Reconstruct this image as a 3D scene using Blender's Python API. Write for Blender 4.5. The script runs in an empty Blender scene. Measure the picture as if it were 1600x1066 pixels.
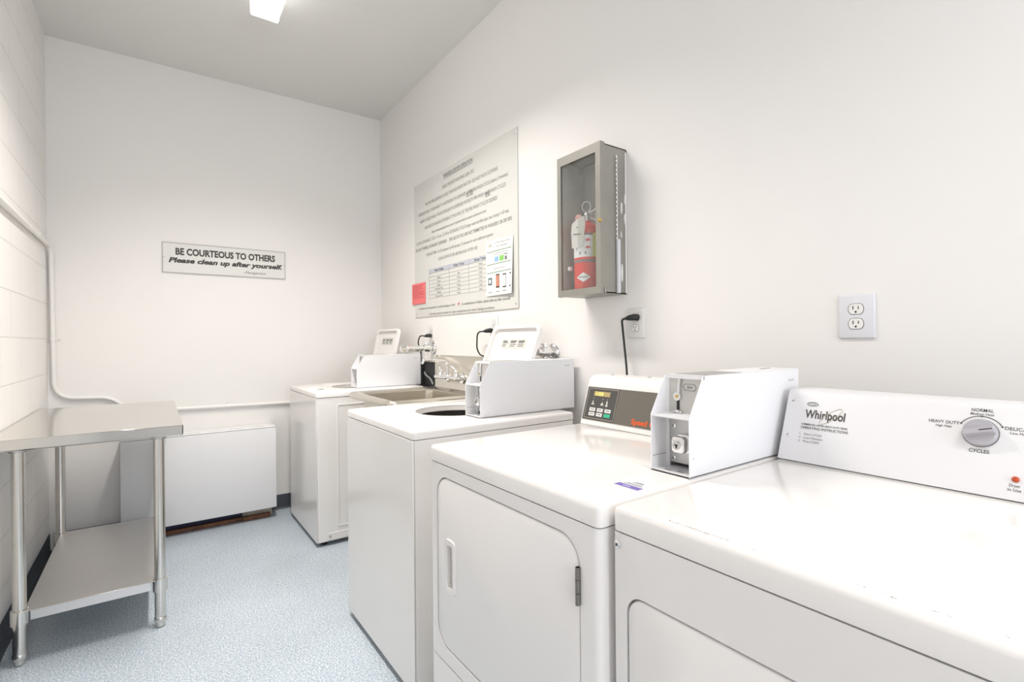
import bpy, bmesh, math, random
from mathutils import Vector, Matrix
random.seed(4)
SC = bpy.context.scene
COL = SC.collection
PI = math.pi

# ------------------------------------------------------------------ room numbers (metres)
XL, XR, YB, YN, ZC = -0.498, 1.528, 3.969, -2.3, 3.02
EYE = 1.2157

# ------------------------------------------------------------------ camera
cam = bpy.data.cameras.new('camera')
cam.sensor_width = 36.0
cam.lens = 785.68 / 1600.0 * 36.0
cam.clip_start = 0.02
camo = bpy.data.objects.new('camera', cam)
COL.objects.link(camo)
yaw, pit, rol = 0.6208, -0.002, -0.0087
fw = Vector((math.sin(yaw)*math.cos(pit), math.cos(yaw)*math.cos(pit), math.sin(pit)))
rt = Vector((math.cos(yaw), -math.sin(yaw), 0))
up = rt.cross(fw)
r2 = rt*math.cos(rol) + up*math.sin(rol)
u2 = -rt*math.sin(rol) + up*math.cos(rol)
camo.matrix_world = Matrix(((r2.x, u2.x, -fw.x, 0), (r2.y, u2.y, -fw.y, 0), (r2.z, u2.z, -fw.z, EYE), (0, 0, 0, 1)))
SC.camera = camo

# ------------------------------------------------------------------ world, daylight, exposure
w = bpy.data.worlds.new('sky'); SC.world = w; w.use_nodes = True
bg = w.node_tree.nodes['Background']
bg.inputs[0].default_value = (0.80, 0.89, 1.0, 1); bg.inputs[1].default_value = 1.0
SC.view_settings.view_transform = 'Standard'
SC.view_settings.look = 'None'
SC.view_settings.gamma = 1.0
SC.view_settings.exposure = 0.29
SC.view_settings.use_curve_mapping = False
WINDOW_POWER, LAMP_POWER, ADDED_LAMP_POWER = 30.0, 27.0, 9.0

def area_light(name, loc, rot, sx, sy, power, color, spread=180):
    l = bpy.data.lights.new(name, 'AREA'); l.shape = 'RECTANGLE'; l.size = sx; l.size_y = sy
    l.energy = power; l.color = color; l.spread = math.radians(spread)
    o = bpy.data.objects.new(name, l); COL.objects.link(o); o.location = loc; o.rotation_euler = rot
    return o
# daylight entering by the window in the near wall
area_light('window_daylight', (0.55, YN-0.10, 1.65), (PI/2, 0, 0), 1.5, 1.5, WINDOW_POWER, (0.91, 0.92, 1.0))

# ------------------------------------------------------------------ materials
def mat(name, col, rough=0.5, metal=0.0, spec=0.5, noise=0.0, nscale=8.0, bump=0.0, bscale=60.0, coat=0.0, emit=None, estr=0.0, stretch=None):
    m = bpy.data.materials.new(name); m.use_nodes = True
    nt = m.node_tree; b = nt.nodes['Principled BSDF']
    b.inputs['Base Color'].default_value = (*col, 1)
    b.inputs['Roughness'].default_value = rough
    b.inputs['Metallic'].default_value = metal
    b.inputs['Specular IOR Level'].default_value = spec
    b.inputs['Coat Weight'].default_value = coat
    b.inputs['Coat Roughness'].default_value = 0.06
    if emit:
        b.inputs['Emission Color'].default_value = (*emit, 1); b.inputs['Emission Strength'].default_value = estr
    tc = nt.nodes.new('ShaderNodeTexCoord')
    src = tc.outputs['Object']
    if stretch:
        mp = nt.nodes.new('ShaderNodeMapping'); mp.inputs['Scale'].default_value = stretch
        nt.links.new(src, mp.inputs[0]); src = mp.outputs[0]
    if noise > 0:
        n = nt.nodes.new('ShaderNodeTexNoise'); n.inputs['Scale'].default_value = nscale; n.inputs['Detail'].default_value = 4
        nt.links.new(src, n.inputs['Vector'])
        mx = nt.nodes.new('ShaderNodeMix'); mx.data_type = 'RGBA'
        mx.inputs[6].default_value = (*[c*(1-noise) for c in col], 1); mx.inputs[7].default_value = (*[min(1, c*(1+noise)) for c in col], 1)
        nt.links.new(n.outputs['Fac'], mx.inputs[0]); nt.links.new(mx.outputs[2], b.inputs['Base Color'])
    if bump > 0:
        n2 = nt.nodes.new('ShaderNodeTexNoise'); n2.inputs['Scale'].default_value = bscale; n2.inputs['Detail'].default_value = 3
        nt.links.new(src, n2.inputs['Vector'])
        bp = nt.nodes.new('ShaderNodeBump'); bp.inputs['Strength'].default_value = bump; bp.inputs['Distance'].default_value = 0.002
        nt.links.new(n2.outputs['Fac'], bp.inputs['Height']); nt.links.new(bp.outputs[0], b.inputs['Normal'])
    return m

M = {}
M['wall'] = mat('painted_plaster', (0.87, 0.855, 0.83), 0.55, spec=0.3, noise=0.012, nscale=3, bump=0.12, bscale=45)
M['ceiling'] = mat('ceiling_paint_shaded', (0.76, 0.76, 0.74), 0.8, spec=0.2, noise=0.015, nscale=4, bump=0.1, bscale=90)  # greyer than the walls: weaker light on the ceiling put into the colour
M['enamel'] = mat('white_enamel', (0.885, 0.865, 0.835), 0.12, spec=0.5, noise=0.008, nscale=5, bump=0.02, bscale=14)
M['enamel_matt'] = mat('white_enamel_satin', (0.885, 0.86, 0.835), 0.28, spec=0.5, noise=0.01, nscale=6, bump=0.05, bscale=220)
M['coin_paint'] = mat('white_powder_coat', (0.84, 0.845, 0.86), 0.38, spec=0.4, noise=0.01, nscale=9, bump=0.05, bscale=300)
M['console_white'] = mat('console_plastic', (0.80, 0.80, 0.81), 0.35, spec=0.4, noise=0.008, nscale=9)
M['steel'] = mat('brushed_steel', (0.70, 0.68, 0.64), 0.13, metal=1.0, noise=0.05, nscale=30, bump=0.03, bscale=60, stretch=(1, 14, 1))
M['steel_shelf'] = mat('galvanised_shelf', (0.70, 0.69, 0.68), 0.38, metal=0.9, noise=0.04, nscale=20, bump=0.04, bscale=80, stretch=(12, 1, 1))
M['sink_steel'] = mat('sink_steel', (0.70, 0.66, 0.58), 0.26, metal=1.0, noise=0.05, nscale=20, bump=0.04, bscale=60, stretch=(1, 12, 1))
M['tube_steel'] = mat('leg_tube_steel', (0.70, 0.68, 0.64), 0.22, metal=1.0, noise=0.04, nscale=30)
M['chrome'] = mat('chrome', (0.82, 0.82, 0.82), 0.10, metal=1.0, noise=0.02, nscale=30)
M['dull_chrome'] = mat('dull_metal', (0.55, 0.55, 0.54), 0.3, metal=1.0, noise=0.05, nscale=40)
M['cab_metal'] = mat('cabinet_grey_metal', (0.37, 0.36, 0.325), 0.42, metal=0.55, noise=0.10, nscale=12, bump=0.05, bscale=50)
M['cab_inside'] = mat('cabinet_inner_grey', (0.52, 0.525, 0.49), 0.5, metal=0.2, noise=0.12, nscale=14)
M['black'] = mat('black_rubber', (0.016, 0.016, 0.017), 0.5, noise=0.1, nscale=30)
M['ink'] = mat('dark_print', (0.06, 0.055, 0.05), 0.6, noise=0.02, nscale=60)
M['board_ink'] = mat('board_print', (0.24, 0.24, 0.23), 0.6, noise=0.02, nscale=60)
M['grey_ink'] = mat('grey_print', (0.20, 0.20, 0.195), 0.6, noise=0.02, nscale=60)
M['faint_ink'] = mat('faint_emboss', (0.60, 0.61, 0.63), 0.5, noise=0.02, nscale=60)
M['base'] = mat('cove_base_rubber', (0.042, 0.050, 0.062), 0.45, noise=0.15, nscale=10)
M['board'] = mat('grey_board', (0.70, 0.70, 0.665), 0.45, spec=0.4, noise=0.01, nscale=6)
M['sign'] = mat('sign_plastic', (0.77, 0.77, 0.74), 0.4, spec=0.4, noise=0.01, nscale=8)
M['sign_edge'] = mat('sign_grey_border', (0.47, 0.47, 0.45), 0.4, noise=0.03, nscale=20)
M['pink'] = mat('pink_card', (0.86, 0.20, 0.20), 0.7, noise=0.03, nscale=20)
M['pink_ink'] = mat('dark_red_print', (0.45, 0.06, 0.07), 0.7, noise=0.03, nscale=20)
M['paper'] = mat('white_paper', (0.90, 0.90, 0.87), 0.7, noise=0.01, nscale=20)
M['green_ink'] = mat('green_print', (0.12, 0.26, 0.10), 0.6, noise=0.05, nscale=30)
M['icon_blue'] = mat('icon_blue', (0.30, 0.52, 0.80), 0.5, noise=0.05, nscale=30)
M['icon_green'] = mat('icon_green', (0.25, 0.60, 0.14), 0.5, noise=0.05, nscale=30)
M['icon_teal'] = mat('icon_teal', (0.07, 0.14, 0.16), 0.5, noise=0.05, nscale=30)
M['phone_red'] = mat('phone_screen_red', (0.62, 0.27, 0.18), 0.5, noise=0.3, nscale=90)
M['table_head'] = mat('table_header_blue_grey', (0.52, 0.55, 0.60), 0.6, noise=0.02, nscale=30)
M['red'] = mat('extinguisher_red', (0.78, 0.055, 0.040), 0.25, spec=0.5, noise=0.04, nscale=12)
M['red_ink'] = mat('red_print', (0.66, 0.06, 0.05), 0.6, noise=0.04, nscale=12)
M['yellow'] = mat('label_yellow', (0.82, 0.80, 0.10), 0.5, noise=0.03, nscale=12)
M['label'] = mat('label_white', (0.86, 0.86, 0.88), 0.45, noise=0.02, nscale=12)
M['tag'] = mat('tag_card', (0.66, 0.65, 0.60), 0.7, noise=0.03, nscale=25)
M['gauge'] = mat('gauge_pink', (0.80, 0.45, 0.42), 0.3, noise=0.05, nscale=30)
M['hinge'] = mat('hinge_steel', (0.26, 0.245, 0.22), 0.35, metal=0.9, noise=0.15, nscale=60)
M['brass'] = mat('brass', (0.72, 0.50, 0.18), 0.3, metal=1.0, noise=0.05, nscale=30)
M['plate'] = mat('outlet_plate', (0.76, 0.765, 0.80), 0.35, noise=0.01, nscale=20)
M['plate_dim'] = mat('outlet_plate_pale', (0.80, 0.795, 0.77), 0.35, noise=0.01, nscale=20)
M['recept'] = mat('receptacle', (0.86, 0.855, 0.82), 0.35, noise=0.01, nscale=20)
M['panel_grey'] = mat('control_overlay', (0.150, 0.138, 0.115), 0.40, noise=0.03, nscale=20)
M['panel_dark'] = mat('control_overlay_dark', (0.075, 0.073, 0.070), 0.42, noise=0.03, nscale=20)
M['display'] = mat('lit_display', (0.25, 0.20, 0.10), 0.4, noise=0.2, nscale=40, emit=(0.45, 0.32, 0.12), estr=0.5)
M['digits'] = mat('lit_digits', (0.9, 0.85, 0.2), 0.4, noise=0.02, emit=(1.0, 0.90, 0.20), estr=0.7)
M['button'] = mat('button_white', (0.80, 0.79, 0.76), 0.5, noise=0.02, nscale=20)
M['button_green'] = mat('button_green', (0.05, 0.50, 0.30), 0.5, noise=0.03, nscale=20)
M['orange'] = mat('orange_print', (0.90, 0.13, 0.02), 0.5, noise=0.03, nscale=20)
M['gold_line'] = mat('pale_gold_line', (0.55, 0.52, 0.42), 0.5, noise=0.03, nscale=20)
M['knob'] = mat('knob_grey', (0.50, 0.49, 0.52), 0.32, metal=0.3, noise=0.02, nscale=20)
M['led'] = mat('lamp_orange', (0.52, 0.07, 0.012), 0.2, noise=0.05, nscale=60)
M['purple'] = mat('sticker_purple', (0.20, 0.15, 0.48), 0.5, noise=0.03, nscale=30)
M['pale_green'] = mat('sticker_pale_green', (0.66, 0.78, 0.64), 0.5, noise=0.05, nscale=30)
M['coin_plate'] = mat('coin_plate_grey', (0.60, 0.585, 0.56), 0.45, metal=0.3, noise=0.03, nscale=20)
M['lock_plate'] = mat('zinc_plate', (0.62, 0.62, 0.61), 0.35, metal=0.7, noise=0.06, nscale=25)
M['decal'] = mat('top_label_grey', (0.34, 0.33, 0.31), 0.4, noise=0.1, nscale=30)
M['rust'] = mat('rusty_iron', (0.20, 0.095, 0.05), 0.8, noise=0.6, nscale=25, bump=0.5, bscale=90)
M['rust_beige'] = mat('peeling_beige_paint', (0.50, 0.44, 0.36), 0.8, noise=0.35, nscale=22, bump=0.4, bscale=70)
M['void'] = mat('heater_void_shade', (0.02, 0.022, 0.06), 0.6, noise=0.4, nscale=14)
M['heater'] = mat('heater_white', (0.83, 0.83, 0.835), 0.45, spec=0.4, noise=0.01, nscale=5)
M['slot'] = mat('grille_shadow_grey', (0.52, 0.51, 0.48), 0.6, noise=0.03, nscale=30)
M['conduit'] = mat('painted_conduit', (0.86, 0.845, 0.815), 0.4, noise=0.01, nscale=20)
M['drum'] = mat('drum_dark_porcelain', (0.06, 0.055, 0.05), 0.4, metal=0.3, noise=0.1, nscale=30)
M['diffuser'] = mat('lamp_diffuser', (0.9, 0.9, 0.9), 0.4, noise=0.01, emit=(1.0, 0.98, 0.93), estr=2.6)
M['hose'] = mat('grey_hose', (0.30, 0.31, 0.31), 0.5, noise=0.05, nscale=40)
M['flake'] = mat('paint_flakes', (0.82, 0.80, 0.77), 0.7, noise=0.03, nscale=60)

def glass_mat():
    m = bpy.data.materials.new('dusty_glass'); m.use_nodes = True
    nt = m.node_tree; out = nt.nodes['Material Output']; nt.nodes.remove(nt.nodes['Principled BSDF'])
    tr = nt.nodes.new('ShaderNodeBsdfTransparent'); tr.inputs[0].default_value = (0.93, 0.95, 0.93, 1)
    gl = nt.nodes.new('ShaderNodeBsdfGlossy'); gl.inputs['Roughness'].default_value = 0.05
    df = nt.nodes.new('ShaderNodeBsdfDiffuse'); df.inputs[0].default_value = (0.75, 0.75, 0.72, 1)
    tc = nt.nodes.new('ShaderNodeTexCoord'); n = nt.nodes.new('ShaderNodeTexNoise')
    n.inputs['Scale'].default_value = 42; n.inputs['Detail'].default_value = 8
    nt.links.new(tc.outputs['Object'], n.inputs['Vector'])
    rp = nt.nodes.new('ShaderNodeMapRange'); rp.inputs[1].default_value = 0.55; rp.inputs[2].default_value = 0.80
    rp.inputs[3].default_value = 0.11; rp.inputs[4].default_value = 0.22
    nt.links.new(n.outputs['Fac'], rp.inputs[0])
    fr = nt.nodes.new('ShaderNodeValue'); fr.outputs[0].default_value = 0.06
    a = nt.nodes.new('ShaderNodeMixShader'); b = nt.nodes.new('ShaderNodeMixShader')
    nt.links.new(fr.outputs[0], a.inputs[0]); nt.links.new(tr.outputs[0], a.inputs[1]); nt.links.new(gl.outputs[0], a.inputs[2])
    nt.links.new(rp.outputs[0], b.inputs[0]); nt.links.new(a.outputs[0], b.inputs[1]); nt.links.new(df.outputs[0], b.inputs[2])
    nt.links.new(b.outputs[0], out.inputs[0])
    return m
M['glass'] = glass_mat()

def floor_mat():
    m = bpy.data.materials.new('speckled_blue_vinyl'); m.use_nodes = True
    nt = m.node_tree; b = nt.nodes['Principled BSDF']; b.inputs['Roughness'].default_value = 0.30
    b.inputs['Specular IOR Level'].default_value = 0.4
    tc = nt.nodes.new('ShaderNodeTexCoord')
    def nz(scale, det):
        n = nt.nodes.new('ShaderNodeTexNoise'); n.inputs['Scale'].default_value = scale; n.inputs['Detail'].default_value = det
        nt.links.new(tc.outputs['Object'], n.inputs['Vector']); return n
    r = nt.nodes.new('ShaderNodeValToRGB'); e = r.color_ramp
    e.elements[0].position = 0.38; e.elements[0].color = (0.16, 0.26, 0.38, 1)
    e.elements[1].position = 0.61; e.elements[1].color = (0.80, 0.81, 0.79, 1)
    k = e.elements.new(0.50); k.color = (0.37, 0.46, 0.54, 1)
    n1 = nz(170, 2); nt.links.new(n1.outputs['Fac'], r.inputs[0])
    vo = nt.nodes.new('ShaderNodeTexVoronoi'); vo.inputs['Scale'].default_value = 240
    nt.links.new(tc.outputs['Object'], vo.inputs['Vector'])
    r2 = nt.nodes.new('ShaderNodeValToRGB'); e2 = r2.color_ramp
    e2.elements[0].position = 0.0; e2.elements[0].color = (0.80, 0.81, 0.80, 1)
    e2.elements[1].position = 1.0; e2.elements[1].color = (0.34, 0.45, 0.56, 1)
    nt.links.new(vo.outputs['Color'], r2.inputs[0])
    mx = nt.nodes.new('ShaderNodeMix'); mx.data_type = 'RGBA'; mx.inputs[0].default_value = 0.4
    nt.links.new(r.outputs[0], mx.inputs[6]); nt.links.new(r2.outputs[0], mx.inputs[7])
    big = nz(2.2, 3)
    rb = nt.nodes.new('ShaderNodeMapRange'); rb.inputs[1].default_value = 0.3; rb.inputs[2].default_value = 0.7
    rb.inputs[3].default_value = 0.92; rb.inputs[4].default_value = 1.06
    nt.links.new(big.outputs['Fac'], rb.inputs[0])
    mu = nt.nodes.new('ShaderNodeVectorMath'); mu.operation = 'SCALE'
    nt.links.new(mx.outputs[2], mu.inputs[0]); nt.links.new(rb.outputs[0], mu.inputs['Scale'])
    nt.links.new(mu.outputs[0], b.inputs['Base Color'])
    bp = nt.nodes.new('ShaderNodeBump'); bp.inputs['Strength'].default_value = 0.08; bp.inputs['Distance'].default_value = 0.002
    nt.links.new(n1.outputs['Fac'], bp.inputs['Height']); nt.links.new(bp.outputs[0], b.inputs['Normal'])
    return m
M['floor'] = floor_mat()

def block_mat():
    m = bpy.data.materials.new('painted_concrete_block'); m.use_nodes = True
    nt = m.node_tree; b = nt.nodes['Principled BSDF']; b.inputs['Roughness'].default_value = 0.5
    b.inputs['Specular IOR Level'].default_value = 0.35
    tc = nt.nodes.new('ShaderNodeTexCoord'); sp = nt.nodes.new('ShaderNodeSeparateXYZ'); cb = nt.nodes.new('ShaderNodeCombineXYZ')
    nt.links.new(tc.outputs['Object'], sp.inputs[0])
    ad = nt.nodes.new('ShaderNodeMath'); ad.operation = 'SUBTRACT'; ad.inputs[1].default_value = 0.03
    nt.links.new(sp.outputs[2], ad.inputs[0])
    nt.links.new(sp.outputs[1], cb.inputs[0]); nt.links.new(ad.outputs[0], cb.inputs[1])
    br = nt.nodes.new('ShaderNodeTexBrick'); br.inputs['Scale'].default_value = 1.0
    br.inputs['Brick Width'].default_value = 0.406; br.inputs['Row Height'].default_value = 0.2025
    br.inputs['Mortar Size'].default_value = 0.0032; br.inputs['Mortar Smooth'].default_value = 0.6
    br.inputs['Color1'].default_value = (0.87, 0.855, 0.83, 1); br.inputs['Color2'].default_value = (0.865, 0.85, 0.83, 1)
    br.inputs['Mortar'].default_value = (0.72, 0.71, 0.68, 1)
    nt.links.new(cb.outputs[0], br.inputs['Vector'])
    nt.links.new(br.outputs['Color'], b.inputs['Base Color'])
    n = nt.nodes.new('ShaderNodeTexNoise'); n.inputs['Scale'].default_value = 70
    nt.links.new(tc.outputs['Object'], n.inputs['Vector'])
    ma = nt.nodes.new('ShaderNodeMath'); ma.operation = 'MULTIPLY_ADD'; ma.inputs[1].default_value = -1.0
    sc = nt.nodes.new('ShaderNodeMath'); sc.operation = 'MULTIPLY'; sc.inputs[1].default_value = 0.12
    nt.links.new(n.outputs['Fac'], sc.inputs[0]); nt.links.new(br.outputs['Fac'], ma.inputs[0]); nt.links.new(sc.outputs[0], ma.inputs[2])
    bp = nt.nodes.new('ShaderNodeBump'); bp.inputs['Strength'].default_value = 0.5; bp.inputs['Distance'].default_value = 0.003
    nt.links.new(ma.outputs[0], bp.inputs['Height']); nt.links.new(bp.outputs[0], b.inputs['Normal'])
    return m
M['block'] = block_mat()

# ------------------------------------------------------------------ mesh builder
def world_origin(o):
    v = Vector((0, 0, 0))
    while o is not None:
        v += o.location; o = o.parent
    return v

class MB:
    def __init__(self):
        self.bm = bmesh.new()
    def _merge(self, b):
        me = bpy.data.meshes.new('tmp'); b.to_mesh(me); b.free()
        self.bm.from_mesh(me); bpy.data.meshes.remove(me)
        return self
    def box(self, x0, x1, y0, y1, z0, z1, r=0.0, seg=2, sel=None):
        b = bmesh.new(); bmesh.ops.create_cube(b, size=1.0)
        for v in b.verts:
            v.co = Vector((x0 + (v.co.x+.5)*(x1-x0), y0 + (v.co.y+.5)*(y1-y0), z0 + (v.co.z+.5)*(z1-z0)))
        if r > 0:
            ed = [e for e in b.edges if sel is None or sel((e.verts[0].co+e.verts[1].co)/2, (e.verts[1].co-e.verts[0].co).normalized())]
            bmesh.ops.bevel(b, geom=ed, offset=r, segments=seg, profile=0.5, affect='EDGES', clamp_overlap=True)
        return self._merge(b)
    def prism(self, pts, axis, a0, a1, r=0.0, seg=2):
        # pts are 2-D in the two other axes, in xyz order
        b = bmesh.new()
        def mk(p, a):
            if axis == 'x': return Vector((a, p[0], p[1]))
            if axis == 'y': return Vector((p[0], a, p[1]))
            return Vector((p[0], p[1], a))
        va = [b.verts.new(mk(p, a0)) for p in pts]; vb = [b.verts.new(mk(p, a1)) for p in pts]
        f1 = b.faces.new(va); f2 = b.faces.new(vb[::-1])
        n = len(pts)
        for i in range(n):
            b.faces.new((va[i], vb[i], vb[(i+1) % n], va[(i+1) % n]))
        bmesh.ops.recalc_face_normals(b, faces=b.faces[:])
        if r > 0:
            ed = list(set(f1.edges[:] + f2.edges[:]))
            bmesh.ops.bevel(b, geom=ed, offset=r, segments=seg, profile=0.5, affect='EDGES', clamp_overlap=True)
        return self._merge(b)
    def ring(self, outer, inner, axis, a0, a1):
        b = bmesh.new(); n = len(outer)
        def mk(p, a):
            if axis == 'x': return Vector((a, p[0], p[1]))
            if axis == 'y': return Vector((p[0], a, p[1]))
            return Vector((p[0], p[1], a))
        L = [[b.verts.new(mk(p, a)) for p in pts] for pts, a in ((outer, a0), (inner, a0), (inner, a1), (outer, a1))]
        for k in range(4):
            A, B = L[k], L[(k+1) % 4]
            for i in range(n):
                b.faces.new((A[i], A[(i+1) % n], B[(i+1) % n], B[i]))
        bmesh.ops.recalc_face_normals(b, faces=b.faces[:])
        return self._merge(b)
    def tube(self, path, r, seg=10, cap=True):
        b = bmesh.new(); path = [Vector(p) for p in path]; n = len(path); rings = []
        rr = r if isinstance(r, (list, tuple)) else [r]*n
        ref = None
        for i in range(n):
            t = (path[min(i+1, n-1)] - path[max(i-1, 0)])
            if t.length < 1e-9: t = Vector((0, 0, 1))
            t.normalize()
            if ref is None:
                ref = Vector((0, 0, 1)) if abs(t.z) < 0.9 else Vector((1, 0, 0))
            s = t.cross(ref)
            if s.length < 1e-6: s = t.orthogonal()
            s.normalize(); q = s.cross(t).normalized(); ref = q
            rings.append([b.verts.new(path[i] + (s*math.cos(2*PI*k/seg) + q*math.sin(2*PI*k/seg))*rr[i]) for k in range(seg)])
        for i in range(n-1):
            for k in range(seg):
                b.faces.new((rings[i][k], rings[i][(k+1) % seg], rings[i+1][(k+1) % seg], rings[i+1][k]))
        if cap:
            b.faces.new(rings[0][::-1]); b.faces.new(rings[-1])
        bmesh.ops.recalc_face_normals(b, faces=b.faces[:])
        return self._merge(b)
    def cyl(self, p0, p1, r, seg=20, r1=None):
        return self.tube([p0, p1], [r, r if r1 is None else r1], seg)
    def lathe(self, prof, c, axis='z', seg=40, a0=0.0, a1=2*PI, closed=False):
        # prof: list of (radius, height); closed profile loops back
        b = bmesh.new(); full = abs(a1-a0-2*PI) < 1e-6
        N = seg if full else seg+1
        rows = []
        for i in range(N):
            a = a0 + (a1-a0)*i/seg; row = []
            for (r, h) in prof:
                p, q = r*math.cos(a), r*math.sin(a)
                v = Vector((p, q, h)) if axis == 'z' else (Vector((h, p, q)) if axis == 'x' else Vector((p, h, q)))
                row.append(b.verts.new(Vector(c)+v))
            rows.append(row)
        m = len(prof)
        for i in range(N if full else N-1):
            A, B = rows[i], rows[(i+1) % N]
            for j in range(m if closed else m-1):
                b.faces.new((A[j], B[j], B[(j+1) % m], A[(j+1) % m]))
        bmesh.ops.remove_doubles(b, verts=b.verts[:], dist=1e-6)
        bmesh.ops.recalc_face_normals(b, faces=b.faces[:])
        return self._merge(b)
    def sphere(self, c, r, sx=1, sy=1, sz=1, u=16, v=10):
        b = bmesh.new(); bmesh.ops.create_uvsphere(b, u_segments=u, v_segments=v, radius=r)
        for q in b.verts: q.co = Vector((q.co.x*sx+c[0], q.co.y*sy+c[1], q.co.z*sz+c[2]))
        return self._merge(b)
    def quads(self, verts, faces, thick=0.0):
        b = bmesh.new(); vs = [b.verts.new(Vector(v)) for v in verts]
        for f in faces: b.faces.new([vs[i] for i in f])
        bmesh.ops.recalc_face_normals(b, faces=b.faces[:])
        if thick:
            bmesh.ops.solidify(b, geom=b.faces[:], thickness=thick)
            bmesh.ops.recalc_face_normals(b, faces=b.faces[:])
        return self._merge(b)
    def xform(self, f):
        for v in self.bm.verts: v.co = f(v.co)
        return self
    def build(self, name, m, parent=None, origin=None, angle=40):
        me = bpy.data.meshes.new(name)
        base = world_origin(parent) if parent is not None else Vector((0, 0, 0))
        off = base + (Vector(origin) if origin is not None and parent is None else Vector((0, 0, 0)))
        if origin is not None and parent is None: off = Vector(origin)
        for v in self.bm.verts: v.co -= off
        self.bm.to_mesh(me); self.bm.free()
        me.materials.append(m)
        for p in me.polygons: p.use_smooth = True
        me.set_sharp_from_angle(angle=math.radians(angle))
        o = bpy.data.objects.new(name, me); COL.objects.link(o)
        if parent is not None: o.parent = parent
        else: o.location = off
        return o

def cut(o, mb):
    """subtract a closed builder (world coordinates) from object o"""
    c = mb.build('cutter', M['wall'])
    c.data.transform(Matrix.Translation(-world_origin(o)))
    c.location = (0, 0, 0)
    saved = o.parent, o.location.copy(); o.parent = None; o.location = (0, 0, 0)
    bpy.context.view_layer.update()
    md = o.modifiers.new('cut', 'BOOLEAN'); md.operation = 'DIFFERENCE'; md.object = c; md.solver = 'EXACT'
    dg = bpy.context.evaluated_depsgraph_get(); dg.update()
    me = bpy.data.meshes.new_from_object(o.evaluated_get(dg))
    o.modifiers.remove(md); old = o.data; o.data = me; me.name = old.name
    for p in me.polygons: p.use_smooth = True
    me.set_sharp_from_angle(angle=math.radians(40))
    bpy.data.objects.remove(c)
    o.parent, o.location = saved[0], saved[1]

def rrect(a0, a1, b0, b1, r, seg=6):
    P = []
    for (cx, cy, s) in ((a1-r, b1-r, 0), (a0+r, b1-r, 1), (a0+r, b0+r, 2), (a1-r, b0+r, 3)):
        for k in range(seg+1):
            t = (s + k/seg)*PI/2
            P.append((cx + r*math.cos(t), cy + r*math.sin(t)))
    return P

def arc(path, r=0.05, seg=6):
    """round the corners of a polyline"""
    P = [Vector(p) for p in path]; out = [P[0]]
    for i in range(1, len(P)-1):
        a, b, c = P[i-1], P[i], P[i+1]
        d1 = (a-b); d2 = (c-b); k = min(r, d1.length*.49, d2.length*.49)
        p, q = b + d1.normalized()*k, b + d2.normalized()*k
        for j in range(seg+1):
            t = j/seg
            out.append(p*(1-t)**2 + b*2*t*(1-t) + q*t*t)
    out.append(P[-1]); return out

def add_text(mb, s, o, ux, uy, h, width=None, align='L', bold=0.0, shear=0.0):
    """flat lettering laid on a surface: o = baseline anchor, ux/uy = unit directions, h = capital height"""
    cu = bpy.data.curves.new('lettering', 'FONT'); cu.body = s; cu.size = 1.0; cu.offset = bold; cu.shear = shear
    cu.resolution_u = 3
    ob = bpy.data.objects.new('lettering', cu); COL.objects.link(ob)
    dg = bpy.context.evaluated_depsgraph_get(); dg.update()
    me = bpy.data.meshes.new_from_object(ob.evaluated_get(dg))
    bpy.data.objects.remove(ob); bpy.data.curves.remove(cu)
    if not me.vertices: return
    xs = [v.co.x for v in me.vertices]; x0, x1 = min(xs), max(xs)
    k = h/0.73; kx = k
    if width: kx = width/(x1-x0)
    tot = (x1-x0)*kx; sh = {'L': 0, 'C': -tot/2, 'R': -tot}[align]
    o, ux, uy = Vector(o), Vector(ux), Vector(uy)
    b = bmesh.new(); b.from_mesh(me); bpy.data.meshes.remove(me)
    for v in b.verts: v.co = o + ux*((v.co.x-x0)*kx+sh) + uy*(v.co.y*k)
    mb._merge(b)

def tag(o, label=None, cat=None, group=None, kind=None):
    if label: o['label'] = label
    if cat: o['category'] = cat
    if group: o['group'] = group
    if kind: o['kind'] = kind
    return o
def thing(name, loc, label, cat, group=None):
    o = bpy.data.objects.new(name, None); COL.objects.link(o); o.location = loc
    o.empty_display_size = 0.05
    return tag(o, label, cat, group)
def struct(name, mb, m, parent=None):
    o = mb.build(name, m, parent)
    if parent is None: o['kind'] = 'structure'
    return o

# ------------------------------------------------------------------ room shell
T = 0.12
struct('floor', MB().box(XL-T, XR+T, YN-T, YB+T, -0.1, 0.0), M['floor'])
struct('ceiling', MB().box(XL-T, XR+T, YN-T, YB+T, ZC, ZC+0.1), M['ceiling'])
struct('wall_left', MB().box(XL-T, XL, YN, YB, 0, ZC), M['block'])
struct('wall_right', MB().box(XR, XR+T, YN, YB, 0, ZC), M['wall'])
struct('wall_back', MB().box(XL-T, XR+T, YB, YB+T, 0, ZC), M['wall'])
wx0, wx1, wz0, wz1 = -0.2, 1.3, 0.9, 2.4
nw = MB()
nw.box(XL-T, wx0, YN-T, YN, 0, ZC); nw.box(wx1, XR+T, YN-T, YN, 0, ZC)
nw.box(wx0, wx1, YN-T, YN, 0, wz0); nw.box(wx0, wx1, YN-T, YN, wz1, ZC)
struct('wall_near', nw, M['wall'])
wf = MB().ring(rrect(wx0+.001, wx1-.001, wz0+.001, wz1-.001, .002, 1), rrect(wx0+.05, wx1-.05, wz0+.05, wz1-.05, .002, 1), 'y', YN-0.08, YN-0.02)
wf.box((wx0+wx1)/2-.02, (wx0+wx1)/2+.02, YN-.07, YN-.03, wz0+.05, wz1-.05)
struct('window_1', wf, M['wall'])
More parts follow.
